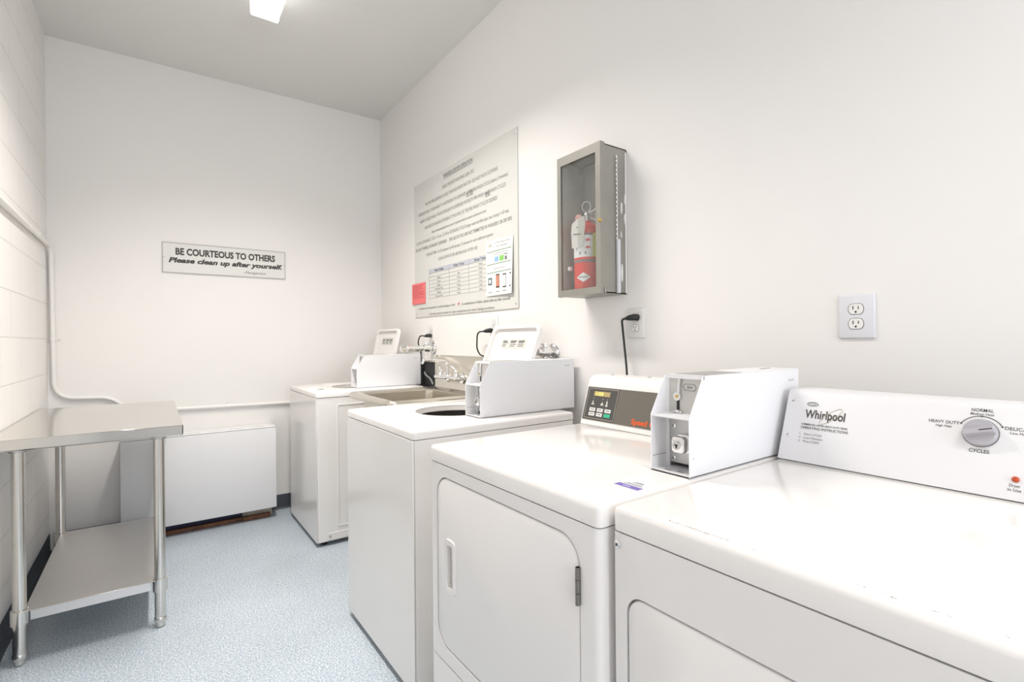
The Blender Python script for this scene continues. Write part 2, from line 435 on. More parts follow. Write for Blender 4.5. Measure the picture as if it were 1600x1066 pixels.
# rubber cove base, curved foot
def cove(axis, a0, a1, wall, sgn, h=0.105):
    # profile in (out from wall, z)
    pr = [(0.001, 0.002), (0.016, 0.002), (0.009, 0.010), (0.005, 0.022), (0.004, h-.003), (0.002, h), (0.001, h)]
    pts = [(wall + sgn*p, z) for p, z in pr]
    return MB().prism(pts, axis, a0, a1)
struct('baseboard_left', cove('y', YN+.02, YB-0.02, XL, 1, 0.112), M['base'])
bb = MB(); pr = [(0.001, 0.002), (0.016, 0.002), (0.009, 0.010), (0.005, 0.022), (0.004, .102), (0.002, .105), (0.001, .105)]
bb.prism([(YB-p, z) for p, z in pr], 'x', XL+.02, XR-.02)
struct('baseboard_back', bb, M['base'])
struct('baseboard_right', cove('y', YN+.02, YB-0.02, XR, -1), M['base'])

# ------------------------------------------------------------------ ceiling light
def ceiling_light(x0, x1, y0, y1, power, label):
    t = thing('ceiling_light', ((x0+x1)/2, (y0+y1)/2, ZC), label, 'ceiling light', 'fluorescent ceiling lights')
    xm = (x0+x1)/2
    MB().box(x0-.004, x1+.004, y0+.008, y1-.008, ZC-.028, ZC-.001, .003).build('housing', M['enamel_matt'], t)
    a = [(x0, ZC-.028), (x0, ZC-.090), (x0+.004, ZC-.097), (x1-.004, ZC-.097), (x1, ZC-.090), (x1, ZC-.028)]
    MB().prism(a, 'y', y0+.02, y1-.02).build('diffuser', M['diffuser'], t)
    for yy in (y0, y1-.02):
        MB().prism([(x0-.003, ZC-.026), (x0-.003, ZC-.092), (x0+.003, ZC-.101), (x1-.003, ZC-.101), (x1+.003, ZC-.092), (x1+.003, ZC-.026)], 'y', yy, yy+.02, .002).build('end_cap', M['diffuser_cap'], t)
    l = area_light('tube_glow', (xm, (y0+y1)/2, ZC-.104), (0, 0, 0), x1-x0, y1-y0-.06, power, (1.0, 0.94, 0.895), 125)
    return t
M['diffuser_cap'] = mat('lamp_end_cap', (0.9, 0.9, 0.89), 0.4, noise=0.01, emit=(1.0, 0.98, 0.94), estr=1.6)
ceiling_light(0.43, 0.56, 1.69, 2.91, LAMP_POWER, 'white wraparound fluorescent ceiling light at the top edge of the picture')
ceiling_light(0.43, 0.56, -1.3, -0.08, ADDED_LAMP_POWER, 'unseen wraparound fluorescent ceiling light added behind the viewer to light the near end')  # second fixture is out of view, added to light the near end

# ------------------------------------------------------------------ stainless work table
tx0, tx1, ty0, ty1, tz = -0.492, 0.103, 2.545, 3.66, 0.868
t = thing('work_table', ((tx0+tx1)/2, (ty0+ty1)/2, 0), 'stainless steel work table with lower shelf against the white block wall', 'table')
top = MB()
top.box(tx0, tx1, ty0, ty1, tz-.0025, tz, .001, 1)
lip = [(ty0, tz-.0005), (ty0, tz-.038), (ty0+.005, tz-.043), (ty0+.012, tz-.043), (ty0+.012, tz-.040), (ty0+.006, tz-.040), (ty0+.003, tz-.036), (ty0+.003, tz-.0005)]
top.prism(lip, 'x', tx0, tx1)
top.prism([(2*ty0 - p[0] + (ty1-ty0), p[1]) for p in lip], 'x', tx0, tx1)
for s, x in ((1, tx0), (-1, tx1)):
    top.prism([(x + s*(p[0]-ty0), p[1]) for p in lip], 'y', ty0, ty1)
top.box(tx0+.2, tx1-.2, ty0+.02, ty1-.02, tz-.035, tz-.003)
top.build('tabletop', M['steel'], t)
sz = 0.205
sh = MB()
sh.box(-.405, .006, 2.62, 3.60, sz-.0025, sz, .0008, 1)
for yy in (2.62, 3.597): sh.box(-.385, -.015, yy, yy+.003, sz-.036, sz-.001)
for xx in (-.405, .003): sh.box(xx, xx+.003, 2.66, 3.56, sz-.036, sz-.001)
sh.build('shelf', M['steel_shelf'], t)
for (lx, ly) in ((-.418, 2.64), (.019, 2.64), (-.405, 3.58), (.019, 3.58)):
    L = MB().lathe([(.0, .040), (.0205, .040), (.0205, tz-.046), (.0, tz-.046)], (lx, ly, 0), seg=28).build('leg', M['tube_steel'], t)
    MB().lathe([(.0215, tz-.062), (.027, tz-.060), (.027, tz-.044), (.0215, tz-.044)], (lx, ly, 0), seg=28, closed=True).build('socket', M['dull_chrome'], L)
    MB().tube([(lx+.026, ly, tz-.053), (lx+.034, ly-.006, tz-.053)], .004, 10).build('set_screw', M['dull_chrome'], L)
    MB().lathe([(.021, sz-.052), (.0265, sz-.050), (.0265, sz+.004), (.021, sz+.006)], (lx, ly, 0), seg=28, closed=True).build('shelf_collar', M['tube_steel'], L)
    MB().lathe([(0, .0), (.012, .0), (.016, .004), (.016, .020), (.0215, .024), (.0225, .030), (.0225, .040), (.0205, .044), (0, .044)], (lx, ly, 0), seg=28).build('bullet_foot', M['tube_steel'], L)

# ------------------------------------------------------------------ convector heater on the back wall
hx0, hx1, hy0, hz0, hz1 = -0.162, 0.690, 3.775, 0.078, 0.637
t = thing('convector_heater', ((hx0+hx1)/2, 3.87, 0), 'white metal convector heater cover low on the far wall with rusty base', 'heater')
hb = MB()
hb.box(hx0, hx1, hy0, YB-.002, hz1-.012, hz1, .004, 2)
hb.box(hx0, hx1, hy0, hy0+.012, hz0, hz1-.002, .004, 2)
hb.box(hx0, hx0+.012, hy0+.004, YB-.002, hz0, hz1-.004, .002, 1)
hb.box(hx1-.012, hx1, hy0+.004, YB-.002, hz0, hz1-.004, .002, 1)
cov = hb.build('cover', M['heater'], t)
for i in range(6):
    xx = -0.09 + i*0.125
    MB().box(xx, xx+.085, hy0+.030, hy0+.036, hz1-.001, hz1+.0012).build('grille_slot', M['slot'], t)
MB().box(hx0+.015, hx1-.08, hy0+.10, hy0+.115, .012, .40).build('void_shade_panel', M['void'], t)  # navy sheet paints in the shaded void under the cover
MB().box(hx0+.01, hx1-.09, hy0+.075, hy0+.098, .0, .026, .004, 2).build('base_rail', M['rust'], t)
e = MB().box(hx1-.20, hx1-.015, hy0+.085, hy0+.10, .0, .20, .003, 1).build('end_foot', M['rust_beige'], t)
MB().box(hx1-.20, hx1-.03, hy0+.055, hy0+.084, .0, .03, .005, 2).build('rust_flange', M['rust'], t)

# ------------------------------------------------------------------ painted conduit
t = thing('conduit', (XL+.016, YB-.016, 1.1), 'white painted conduit running along the block wall and down the corner', 'pipe')
xa, ya, rc = XL+.016, YB-.014, .0115
path = arc([(xa, -1.9, 1.79), (xa, ya-.02, 1.785), (xa+.008, ya, 1.70)], .10, 8)[:-1]
path += arc([(xa+.004, ya-.001, 1.66), (xa+.012, ya, 0.895), (-.205, ya, .885), (-.12, ya, .79), (.16, ya, .783), (1.50, ya, .760)], .10, 8)
MB().tube(path, rc, 12).build('pipe', M['conduit'], t)
for (p, ax) in (((xa, 3.55, 1.788), 'y'), ((xa, 2.35, 1.79), 'y'), ((xa+.0085, ya, 1.245), 'z'), ((.42, ya, .7785), 'x')):
    c = MB()
    x, y, z = p
    if ax == 'y':
        c.box(XL+.001, XL+.003, y-.009, y+.009, z-.014, z+.036); c.lathe([(rc+.0005, -.009), (rc+.003, -.009), (rc+.003, .009), (rc+.0005, .009)], p, 'y', 16, closed=True); c.sphere((XL+.004, y, z+.026), .005)
    elif ax == 'z':
        c.box(x-.014, x+.04, YB-.003, YB-.001, z-.009, z+.009); c.lathe([(rc+.0005, -.009), (rc+.003, -.009), (rc+.003, .009), (rc+.0005, .009)], p, 'z', 16, closed=True); c.sphere((x+.028, YB-.004, z), .005)
    else:
        c.box(x-.009, x+.009, YB-.003, YB-.001, z-.014, z+.036); c.lathe([(rc+.0005, -.009), (rc+.003, -.009), (rc+.003, .009), (rc+.0005, .009)], p, 'x', 16, closed=True); c.sphere((x, YB-.004, z+.026), .005)
    c.build('strap', M['conduit'], t)

# ------------------------------------------------------------------ courtesy sign on the back wall
t = thing('courtesy_sign', (.43, YB, 1.775), 'small white rectangular sign reading BE COURTEOUS TO OTHERS on the far wall', 'sign')
MB().box(.056, .796, YB-.006, YB-.001, 1.676, 1.873, .001, 1).build('panel', M['sign'], t)
fr = MB().ring(rrect(.055, .797, 1.675, 1.874, .003, 2), rrect(.060, .792, 1.680, 1.869, .002, 2), 'y', YB-.0075, YB-.0055)
fr.build('border', M['sign_edge'], t)
lt = MB(); U, V, yy = (1, 0, 0), (0, 0, 1), YB-.0068
add_text(lt, 'BE COURTEOUS TO OTHERS', (.428, yy, 1.797), U, V, .044, .60, 'C', .040)
add_text(lt, 'Please clean up after yourself.', (.432, yy, 1.745), U, V, .032, .685, 'C', .045, .25)
lt.build('lettering', M['ink'], t)
lt = MB(); add_text(lt, '-Management', (.598, yy, 1.698), U, V, .020, .142, 'C', .0, .3)
lt.build('signature', M['grey_ink'], t)
for x in (.064, .788): MB().sphere((x, YB-.0065, 1.775), .004, 1, .5, 1).build('screw', M['dull_chrome'], t)

# ------------------------------------------------------------------ instruction board on the right wall
bx = XR-.006
def Rw(y, z, d=0.0): return (bx-d, y, z)        # point on the board face
UR, VR = (0, -1, 0), (0, 0, 1)
by0, by1, bz0, bz1 = 2.069, 3.308, 1.379, 2.307
t = thing('instruction_board', (XR, (by0+by1)/2, (bz0+bz1)/2), 'large pale grey laundry instruction board with small print on the right wall', 'sign')
MB().box(bx, XR-.001, by0, by1, bz0, bz1, .0012, 1).build('panel', M['board'], t)
for (yy, zz) in ((by0+.02, bz0+.025), (by1-.02, bz0+.025), (by0+.02, bz1-.025), (by1-.02, bz1-.025)):
    MB().sphere((bx, yy, zz), .006, .5, 1, 1).build('screw', M['dull_chrome'], t)
cy = (by0+by1)/2
lt = MB()
lines = [  # name, text, centre y, mid-height z, cap height, width, bold
 ('heading', 'WASHER & DRYER OPERATION', 2.687, 2.268, .026, .36, .012),
 ('pocket_line', 'CHECK POCKETS FOR PENS, GUM, ETC.', 2.687, 2.200, .022, .40, 0),
 ('fill_line', 'FILL MACHINE LEAVING AT LEAST ONE INCH FROM THE TOP - DO NOT PACK CLOTHING', 2.686, 2.145, .022, .88, 0),
 ('regular_line', 'REGULAR WASH - POUR ABOUT 1/4 DETERGENT IN DISPENSER AFTER PRE-WASH CYCLE (about 3 minutes)', 2.692, 2.091, .022, 1.08, 0),
 ('soiled_line', 'HEAVILY SOILED WASH - POUR DETERGENT IN DISPENSER FOR BOTH PRE-WASH AND WASH CYCLES', 2.693, 2.040, .022, 1.04, 0),
 ('softener_line', 'ADD BLEACH AND/OR SOFTENER AT THE START OF THE PRE-WASH CYCLE IF DESIRED', 2.697, 1.988, .022, .886, 0),
 ('lock_line', 'Door will automatically lock at start of cycle and will not unlock until end of cycle', 2.700, 1.941, .016, .67, .010),
 ('price_line', '$1.25 for STANDARD CYCLE = 32 min.  $1.50 for EXTENDED CYCLE (longer wash and final spin, two rinses) = 47 min.', 2.706, 1.896, .021, 1.127, 0),
 ('dye_line', 'DO NOT OVERFILL DETERGENT DISPENSER  -  THE USE OF DYES ARE NOT PERMITTED IN WASHERS OR DRYERS', 2.700, 1.850, .021, 1.165, .010),
 ('drying_line', 'DRYING TIMES - $1.25 minimum for 60 minutes, 12 minutes for each additional quarter', 2.706, 1.799, .020, .824, 0),
 ('filter_line', 'CLEAN DRYER FILTER BEFORE AND AFTER USE', 2.704, 1.750, .020, .484, 0),
 ('theft_line', 'Attendant is not responsible for anything damage or theft', 2.986, 1.439, .016, .513, .006),
 ('courtesy_line', 'In consideration of others, please clean up after yourself', 2.391, 1.437, .017, .507, .010),
 ('phone_line', 'Call with machine number to report equipment and water leakage problems', 2.687, 1.396, .016, .796, .006)]
for (nm, q, y, z, h, wd, bo) in lines:
    lt = MB(); add_text(lt, q, Rw(y, z-h/2, .0008), UR, VR, h, wd, 'C', bo)
    if nm == 'heading': lt.box(bx-.0008, bx-.0004, y-wd/2, y+wd/2, z-h/2-.007, z-h/2-.004)
    lt.build(nm, M['board_ink'], t)
for q, y, z, wd in (('AFTER', 2.542, 2.0835, .078), ('AND', 2.349, 2.034, .052)):
    lt = MB(); add_text(lt, q, Rw(y, z-.011, .0012), UR, VR, .022, wd, 'C', .010); lt.box(bx-.0012, bx-.0006, y-wd/2, y+wd/2, z-.018, z-.015)
    lt.build('emphasis', M['grey_ink'], t)
# settings table printed on the board
ta, tb, z_top, z_head, z_bot = 3.082, 2.29, 1.695, 1.666, 1.498
MB().box(bx-.0008, bx-.0002, tb, ta, z_head, z_top).build('table_header', M['table_head'], t)
g = MB(); rows = 7; rh = (z_head-z_bot)/rows
for i in range(rows+1):
    z = z_head - i*rh
    g.box(bx-.0008, bx-.0002, tb, ta, z-.0007, z+.0007)
for yv in (ta, 2.80, 2.56, tb): g.box(bx-.0008, bx-.0002, yv-.0007, yv+.0007, z_bot, z_top)
cells = [('', '', 'Warm'), ('Whites', 'Hot', 'Warm'), ('Colors', 'Warm', 'Cold'), ('Brights', 'Cold', 'Cold'), ('Permanent Press', 'Warm', 'Cold'), ('Woolens', 'Cold', 'Cold'), ('Delicate & Knit', 'Warm', 'Cold')]
for i, row in enumerate(cells):
    z = z_head - (i+1)*rh + .005
    for q, yv in zip(row, (2.94, 2.68, 2.43)):
        if q: add_text(g, q, Rw(yv, z, .0009), UR, VR, .0125, None, 'C', 0)
g.build('settings_table', M['board_ink'], t)
for q, yv in zip(('Washer Settings', 'Wash Temp', 'Rinse Temp'), (2.94, 2.68, 2.43)):
    g = MB(); add_text(g, q, Rw(yv, 1.673, .0012), UR, VR, .016, .13, 'C', .012)
    g.build('column_title', M['ink'], t)
MB().box(bx-.0010, bx-.0003, 2.670, 2.694, 1.437, 1.4415).box(bx-.0010, bx-.0003, 2.680, 2.684, 1.427, 1.452).build('red_cross', M['red_ink'], t)

# pink card and white flyer fixed on the board
t = thing('notice_card', (bx, 3.24, 1.545), 'small pink notice card stuck over the lower left corner of the grey board', 'notice')
MB().box(bx-.006, bx-.0015, 3.137, 3.345, 1.472, 1.617, .001, 1).build('card', M['pink'], t)
g = MB()
for i in range(9):
    z = 1.602-i*.0105; wd = (.16, .13, .15, .10, .15, .14, .16, .12, .15)[i]
    x = 3.325
    while x > 3.325-wd:
        l = random.uniform(.012, .03); g.box(bx-.0066, bx-.0058, x-l, x, z-.0035, z); x -= l+.006
g.build('print', M['pink_ink'], t)

t = thing('payment_flyer', (bx, 2.24, 1.61), 'white paper flyer with green lines and phone pictures at the lower right of the board', 'flyer')
fy0, fy1, fz0, fz1 = 2.106, 2.366, 1.459, 1.760
def fx(y, z):   # the sheet curls off the board at its lower right
    a = max(0, (2.26-y)/.15); b = max(0, (fz1-z)/(fz1-fz0))
    return bx - .003 - .012*a*a*b - .004*math.sin((y-fy0)/(fy1-fy0)*PI)
n = 14; vs, fs = [], []
for i in range(n+1):
    for j in range(n+1):
        y = fy0+(fy1-fy0)*i/n; z = fz0+(fz1-fz0)*j/n; vs.append((fx(y, z), y, z))
for i in range(n):
    for j in range(n): fs.append((i*(n+1)+j, (i+1)*(n+1)+j, (i+1)*(n+1)+j+1, i*(n+1)+j+1))
MB().quads(vs, fs, .0006).build('sheet', M['paper'], t)
def on_sheet(mb, y0, y1, z0, z1, sl=0.0, lift=.0009, k=6):
    V, Fc = [], []
    for i in range(k+1):
        y = y0+(y1-y0)*i/k
        for z in (z0, z1):
            zz = z + sl*(y-y0); V.append((fx(y, zz)-lift, y, zz))
    for i in range(k): Fc.append((2*i, 2*i+2, 2*i+3, 2*i+1))
    mb.quads(V, Fc, .0003)
g = MB()
for z in (1.697, 1.628, 1.582): on_sheet(g, 2.116, 2.355, z, z+.0035)
g.build('green_rule', M['green_ink'], t)
g = MB(); on_sheet(g, 2.305, 2.335, 1.728, 1.742); g.build('logo', M['gold_line'], t)
g = MB(); on_sheet(g, 2.235, 2.275, 1.640, 1.667); g.build('blue_icon', M['icon_blue'], t)
g = MB(); on_sheet(g, 2.185, 2.226, 1.640, 1.668); g.build('green_icon', M['icon_green'], t)
g = MB(); on_sheet(g, 2.155, 2.176, 1.640, 1.66); on_sheet(g, 2.15, 2.18, 1.668, 1.673); g.build('grey_icon', M['grey_ink'], t)
g = MB(); on_sheet(g, 2.303, 2.343, 1.518, 1.558); gi = g.build('teal_square', M['icon_teal'], t)
g = MB(); on_sheet(g, 2.312, 2.334, 1.527, 1.549, lift=.0016); g.build('tile_centre', M['paper'], gi)
g = MB(); on_sheet(g, 2.228, 2.262, 1.498, 1.572); gi = g.build('phone_picture', M['ink'], t)
g = MB(); on_sheet(g, 2.230, 2.260, 1.506, 1.565, lift=.0016); g.build('phone_screen', M['phone_red'], gi)
g = MB(); on_sheet(g, 2.162, 2.196, 1.495, 1.568); gi = g.build('phone_picture', M['ink'], t)
g = MB(); on_sheet(g, 2.164, 2.194, 1.502, 1.561, lift=.0016); g.build('phone_screen', M['paper'], gi)
g = MB(); on_sheet(g, 2.116, 2.130, 1.495, 1.568); gi = g.build('phone_picture', M['ink'], t)
g = MB(); on_sheet(g, 2.116, 2.128, 1.502, 1.561, lift=.0016); g.build('phone_screen', M['paper'], gi)
for q, y, z, h, wd in (('A new way to pay', 2.20, 1.738, .010, .14), ('for laundry', 2.20, 1.718, .010, .11), ('Download the app', 2.22, 1.683, .008, .15), ('from here', 2.22, 1.672, .007, .10), ('Three simple steps', 2.21, 1.601, .009, .16)):
    g = MB(); add_text(g, q, (bx-.0085, y, z), UR, VR, h, wd, 'C'); g.build('print', M['board_ink'], t)
for y in (2.323, 2.245, 2.18):
    g = MB(); on_sheet(g, y-.018, y+.018, 1.476, 1.480); g.build('caption', M['board_ink'], t)

# ------------------------------------------------------------------ extinguisher cabinet
cx0, cx1 = 1.378, XR-.001                  # front, wall
ky0, ky1, kz0, kz1 = 1.350, 1.590, 1.393, 1.962
t = thing('extinguisher_cabinet', (XR, (ky0+ky1)/2, kz0), 'grey metal fire extinguisher cabinet with glass door on the right wall', 'cabinet')
c = MB()
c.box(cx1-.004, cx1, ky0, ky1, kz0, kz1)
c.box(cx0+.014, cx1, ky0, ky0+.004, kz0, kz1); c.box(cx0+.014, cx1, ky1-.004, ky1, kz0, kz1)
c.box(cx0+.014, cx1, ky0, ky1, kz0, kz0+.004); c.box(cx0+.014, cx1, ky0, ky1, kz1-.004, kz1)
c.build('case', M['cab_metal'], t)
li = MB(); li.box(cx1-.0055, cx1-.0042, ky0+.006, ky1-.006, kz0+.006, kz1-.006); li.box(cx0+.02, cx1-.006, ky1-.0058, ky1-.0042, kz0+.006, kz1-.006)
li.build('lining', M['cab_inside'], t)
d = MB().ring(rrect(ky0-.003, ky1+.003, kz0-.002, kz1+.004, .002, 1), rrect(ky0+.022, ky1-.018, kz0+.024, kz1-.032, .002, 1), 'x', cx0, cx0+.004)
d.box(cx0+.0005, cx0+.024, ky0-.004, ky0-.0005, kz0-.002, kz1+.004); d.box(cx0+.0005, cx0+.024, ky1+.0005, ky1+.004, kz0-.002, kz1+.004)
d.box(cx0+.0005, cx0+.024, ky0-.003, ky1+.003, kz1+.0005, kz1+.004)
dr = d.build('door_frame', M['cab_metal'], t)
MB().quads([(cx0+.0065, ky0+.014, kz0+.016), (cx0+.0065, ky1-.012, kz0+.016), (cx0+.0065, ky1-.012, kz1-.022), (cx0+.0065, ky0+.014, kz1-.022)], [(0, 1, 2, 3)]).build('glass_pane', M['glass'], dr)
MB().box(cx0-.006, cx0+.004, ky0-.007, ky0+.006, 1.660, 1.672, .001, 1).build('latch', M['brass'], dr)
MB().cyl((cx0+.02, ky0-.006, kz0-.002), (cx0+.02, ky0-.006, kz0+.02), .004, 10).build('hinge_pin', M['cab_metal'], t)
fl = MB()
for (zz, hh, x, wd) in ((1.70, .055, 1.497, .009), (1.61, .03, 1.495, .005), (1.432, .085, 1.497, .012), (1.665, .05, 1.515, .006), (1.74, .05, 1.516, .005)):
    P = []
    for k in range(8):
        a = 2*PI*k/8; P.append((x+wd*.6*math.cos(a)*random.uniform(.7, 1.2), zz+hh/2+hh*.5*math.sin(a)*random.uniform(.8, 1.1)))
    fl.prism(P, 'y', ky0-.0012, ky0-.0002)
fl.box(1.518, cx1-.001, ky0-.0016, ky0-.0002, kz0+.002, kz1-.012)
fl.build('paint_flakes', M['flake'], t)

# breaker bar and chain hanging on the cabinet side
t = thing('breaker_bar', (1.470, ky0-.008, kz0), 'thin white bar on a chain hanging on the cabinet side', 'bar')
MB().box(1.464, 1.477, ky0-.0135, ky0-.0015, kz0+.001, 1.602, .002, 2).build('bar', M['plate'], t)
ch = MB(); z = 1.606; k = 0
while z < 1.925:
    a = .004 if k % 2 else .0022; b_ = .0022 if k % 2 else .004
    ch.sphere((1.4655, ky0-.0065, z), 1.0, b_, a, .0058, 8, 6); z += .0088; k += 1
ch.build('chain', M['chrome'], t)

# ------------------------------------------------------------------ fire extinguisher inside
ex, ey, er, ez = 1.448, 1.490, .054, kz0+.0045
t = thing('fire_extinguisher', (ex, ey, ez), 'red fire extinguisher with inspection tag inside the glass-fronted cabinet', 'fire extinguisher')
prof = [(0, 0), (er-.012, 0), (er-.004, .003), (er, .012), (er, .245)]
for k in range(1, 7):
    a = k/6*PI/2; prof.append((.014 + (er-.014)*math.cos(a), .245 + .048*math.sin(a)))
prof += [(.014, .300), (0, .300)]
cyl = MB().lathe(prof, (ex, ey, ez), seg=40).build('cylinder', M['red'], t)
def shell(a0, a1, z0, z1, dr=.0006): return MB().lathe([(er+.0001, z0), (er+dr, z0), (er+dr, z1), (er+.0001, z1)], (ex, ey, 0), seg=20, a0=math.radians(a0), a1=math.radians(a1), closed=True)
lab = shell(120, 249, 1.545, 1.640).build('label', M['label'], t)
shell(249, 300, 1.545, 1.640).build('class_strip', M['yellow'], lab)
shell(0, 360, 1.525, 1.535, .0012).build('band', M['grey_ink'], t)
shell(205, 249, 1.632, 1.640, .0010).build('label_heading', M['grey_ink'], lab)
def cyl_pt(a, z, d=.0012): return (ex+(er+d)*math.cos(a), ey+(er+d)*math.sin(a), z)
g = MB()
for (a, z, s) in ((228, 1.612, .010), (228, 1.583, .010)):
    P = []
    for k in range(10):
        q = 2*PI*k/10; rr = s*(1 if k % 2 else .45); P.append(cyl_pt(math.radians(a)+rr*1.5*math.cos(q)/er, z+rr*math.sin(q)*.8))
    g.quads(P, [tuple(range(10))], .0003)
g.build('pictogram', M['red_ink'], lab)
g = MB()
for (a, z, l) in ((176, 1.598, 20), (186, 1.585, 14), (172, 1.574, 12), (190, 1.556, 14), (214, 1.556, 16), (262, 1.622, 7), (262, 1.592, 7), (262, 1.560, 7)):
    g = MB()
    for dz in (0, .006):
        P = [cyl_pt(math.radians(a), z+dz), cyl_pt(math.radians(a+l*.5), z+dz), cyl_pt(math.radians(a+l*.5), z+dz+.004), cyl_pt(math.radians(a), z+dz+.004)]
        g.quads(P, [(0, 1, 2, 3)], .0003)
    g.build('label_print', M['grey_ink'], lab)
P = [cyl_pt(math.radians(178), 1.464), cyl_pt(math.radians(208), 1.445), cyl_pt(math.radians(238), 1.464), cyl_pt(math.radians(208), 1.483)]
g = MB(); g.lathe([(er+.0004, 0), (er+.001, 0)], (ex, ey, -9), seg=3, closed=True) if False else None
N = 12; Vv, Fv = [], []
for i in range(N+1):
    a = 176+(240-176)*i/N; hh = .019*(1-abs(2*i/N-1))+.0003
    Vv += [cyl_pt(math.radians(a), 1.464-hh), cyl_pt(math.radians(a), 1.464+hh)]
for i in range(N): Fv.append((2*i, 2*i+2, 2*i+3, 2*i+1))
bd = MB().quads(Vv, Fv, .0004).build('diamond_badge', M['label'], t)
g = MB()
for i in range(7):
    a = 188 + i*5.6
    P = [cyl_pt(math.radians(a), 1.4625, .002), cyl_pt(math.radians(a+3.6), 1.4625, .002), cyl_pt(math.radians(a+3.6), 1.4675, .002), cyl_pt(math.radians(a), 1.4675, .002)]
    g.quads(P, [(0, 1, 2, 3)], .0003)
g.build('badge_print', M['icon_teal'], bd)
hz = ez+.300
MB().lathe([(0, 0), (.013, 0), (.013, .028), (.009, .034), (0, .034)], (ex, ey, hz), seg=20).build('valve', M['chrome'], t)
fdir = Vector((-.75, -.66, 0)).normalized(); sdir = Vector((-.66, .75, 0)).normalized()
ev = Vector((ex, ey, hz))
MB().tube([ev+sdir*.012+Vector((0, 0, .012)), ev+sdir*.030+fdir*.006+Vector((0, 0, .012))], .006, 12).tube([ev+sdir*.030+fdir*.002+Vector((0, 0, .012)), ev+sdir*.034+fdir*.014+Vector((0, 0, .012))], .015, 18).build('gauge', M['gauge'], t)
MB().tube(arc([ev+Vector((0, 0, .030)), ev-sdir*.028+Vector((0, 0, .040)), ev-sdir*.06+Vector((0, 0, .062))], .02), .0065, 10).build('lever', M['plate'], t)
MB().tube(arc([ev+Vector((0, 0, .020)), ev-sdir*.03+Vector((0, 0, .004)), ev-sdir*.07+Vector((0, 0, -.016))], .02), .0055, 10).build('carry_handle', M['plate'], t)
rg = [ev+sdir*(.002+.017*math.cos(q))+fdir*.004+Vector((0, 0, .058+.022*math.sin(q))) for q in [2*PI*k/24 for k in range(25)]]
MB().tube(rg, .0018, 8).build('pull_ring', M['plate'], t)
# inspection tag draped down the shoulder
tc = ev+fdir*.052+sdir*.020
TP = [(-.006, .0, .004), (.022, -.012, .004), (.042, -.03, .003), (.046, -.062, .0), (.043, -.128, .004), (.0, -.122, .006), (-.012, -.03, .006)]
vt = [tc+sdir*(p[0]-.006)+Vector((0, 0, p[1]+.010))+fdir*(p[2]) for p in TP]
tg = MB().quads(vt, [tuple(range(len(vt)))], .0008).build('inspection_tag', M['tag'], t)
g = MB()
for (du, dz, l) in ((.006, -.075, .030), (.018, -.048, .006)):
    A = tc+sdir*(du-.006)+Vector((0, 0, dz+.01))+fdir*.0085
    MB().quads([A, A+sdir*l, A+sdir*l+Vector((0, 0, .004)), A+Vector((0, 0, .004))], [(0, 1, 2, 3)], .0003).build('tag_print', M['grey_ink'], tg)
MB().tube([ev+sdir*.01+Vector((0, 0, .018)), tc+Vector((0, 0, .008))], .0012, 6).build('tag_tie', M['plate'], tg)
MB().box(ex-.045, ex-.028, ey+er+.002, ey+er+.018, 1.500, 1.516, .002, 1).build('bracket_clip', M['label'], t)

# ------------------------------------------------------------------ wall outlets
def outlet(yc, zc, wd, ht, label, pm='plate', used=()):
    t = thing('wall_outlet', (XR, yc, zc), label, 'electrical outlet', 'outlets on the right wall')
    pl = MB().box(XR-.0065, XR-.0005, yc-wd/2, yc+wd/2, zc-ht/2, zc+ht/2, .0042, 3, lambda m, d: m.x < XR-.004 or abs(d.x) > .9).build('cover_plate', M[pm], t)
    for s in (1, -1):
        z = zc + s*.0195
        P = []
        for k in range(28):
            a = 2*PI*k/28; P.append((yc+.0172*math.cos(a), z+max(-.0135, min(.0135, .0172*math.sin(a)))))
        ring = [(yc+(p[0]-yc)*1.10, z+(p[1]-z)*1.10) for p in P]
        rc_ = MB().prism(P, 'x', XR-.0085, XR-.005, .0006, 1).build('receptacle', M['recept'], t)
        MB().ring(ring, P, 'x', XR-.0068, XR-.0052).build('gap', M['grey_ink'], rc_)
        g = MB()
        g.box(XR-.0089, XR-.0080, yc+.0052, yc+.0074, z-.001, z+.0085); g.box(XR-.0089, XR-.0080, yc-.0072, yc-.0052, z, z+.0075)
        g.lathe([(0, -.0089), (.0026, -.0089), (.0026, -.008), (0, -.008)], (XR, yc, z-.0075), 'x', 14)
        g.build('slots', M['black'], rc_)
    MB().sphere((XR-.0065, yc, zc), .0035, .4, 1, 1).build('screw', M['plate'], t)
    return t
outlet(.555, 1.2705, .086, .118, 'wide white duplex outlet on the right wall with nothing plugged in')
outlet(1.306, 1.277, .083, .116, 'white duplex outlet with a black plug beside the extinguisher cabinet', 'plate_dim')
outlet(2.300, 1.292, .080, .116, 'pale outlet half hidden behind the raised lid of the nearer washer', 'plate_dim')
outlet(3.062, 1.272, .080, .116, 'small pale outlet plate on the wall above the far chrome valve', 'plate_dim')

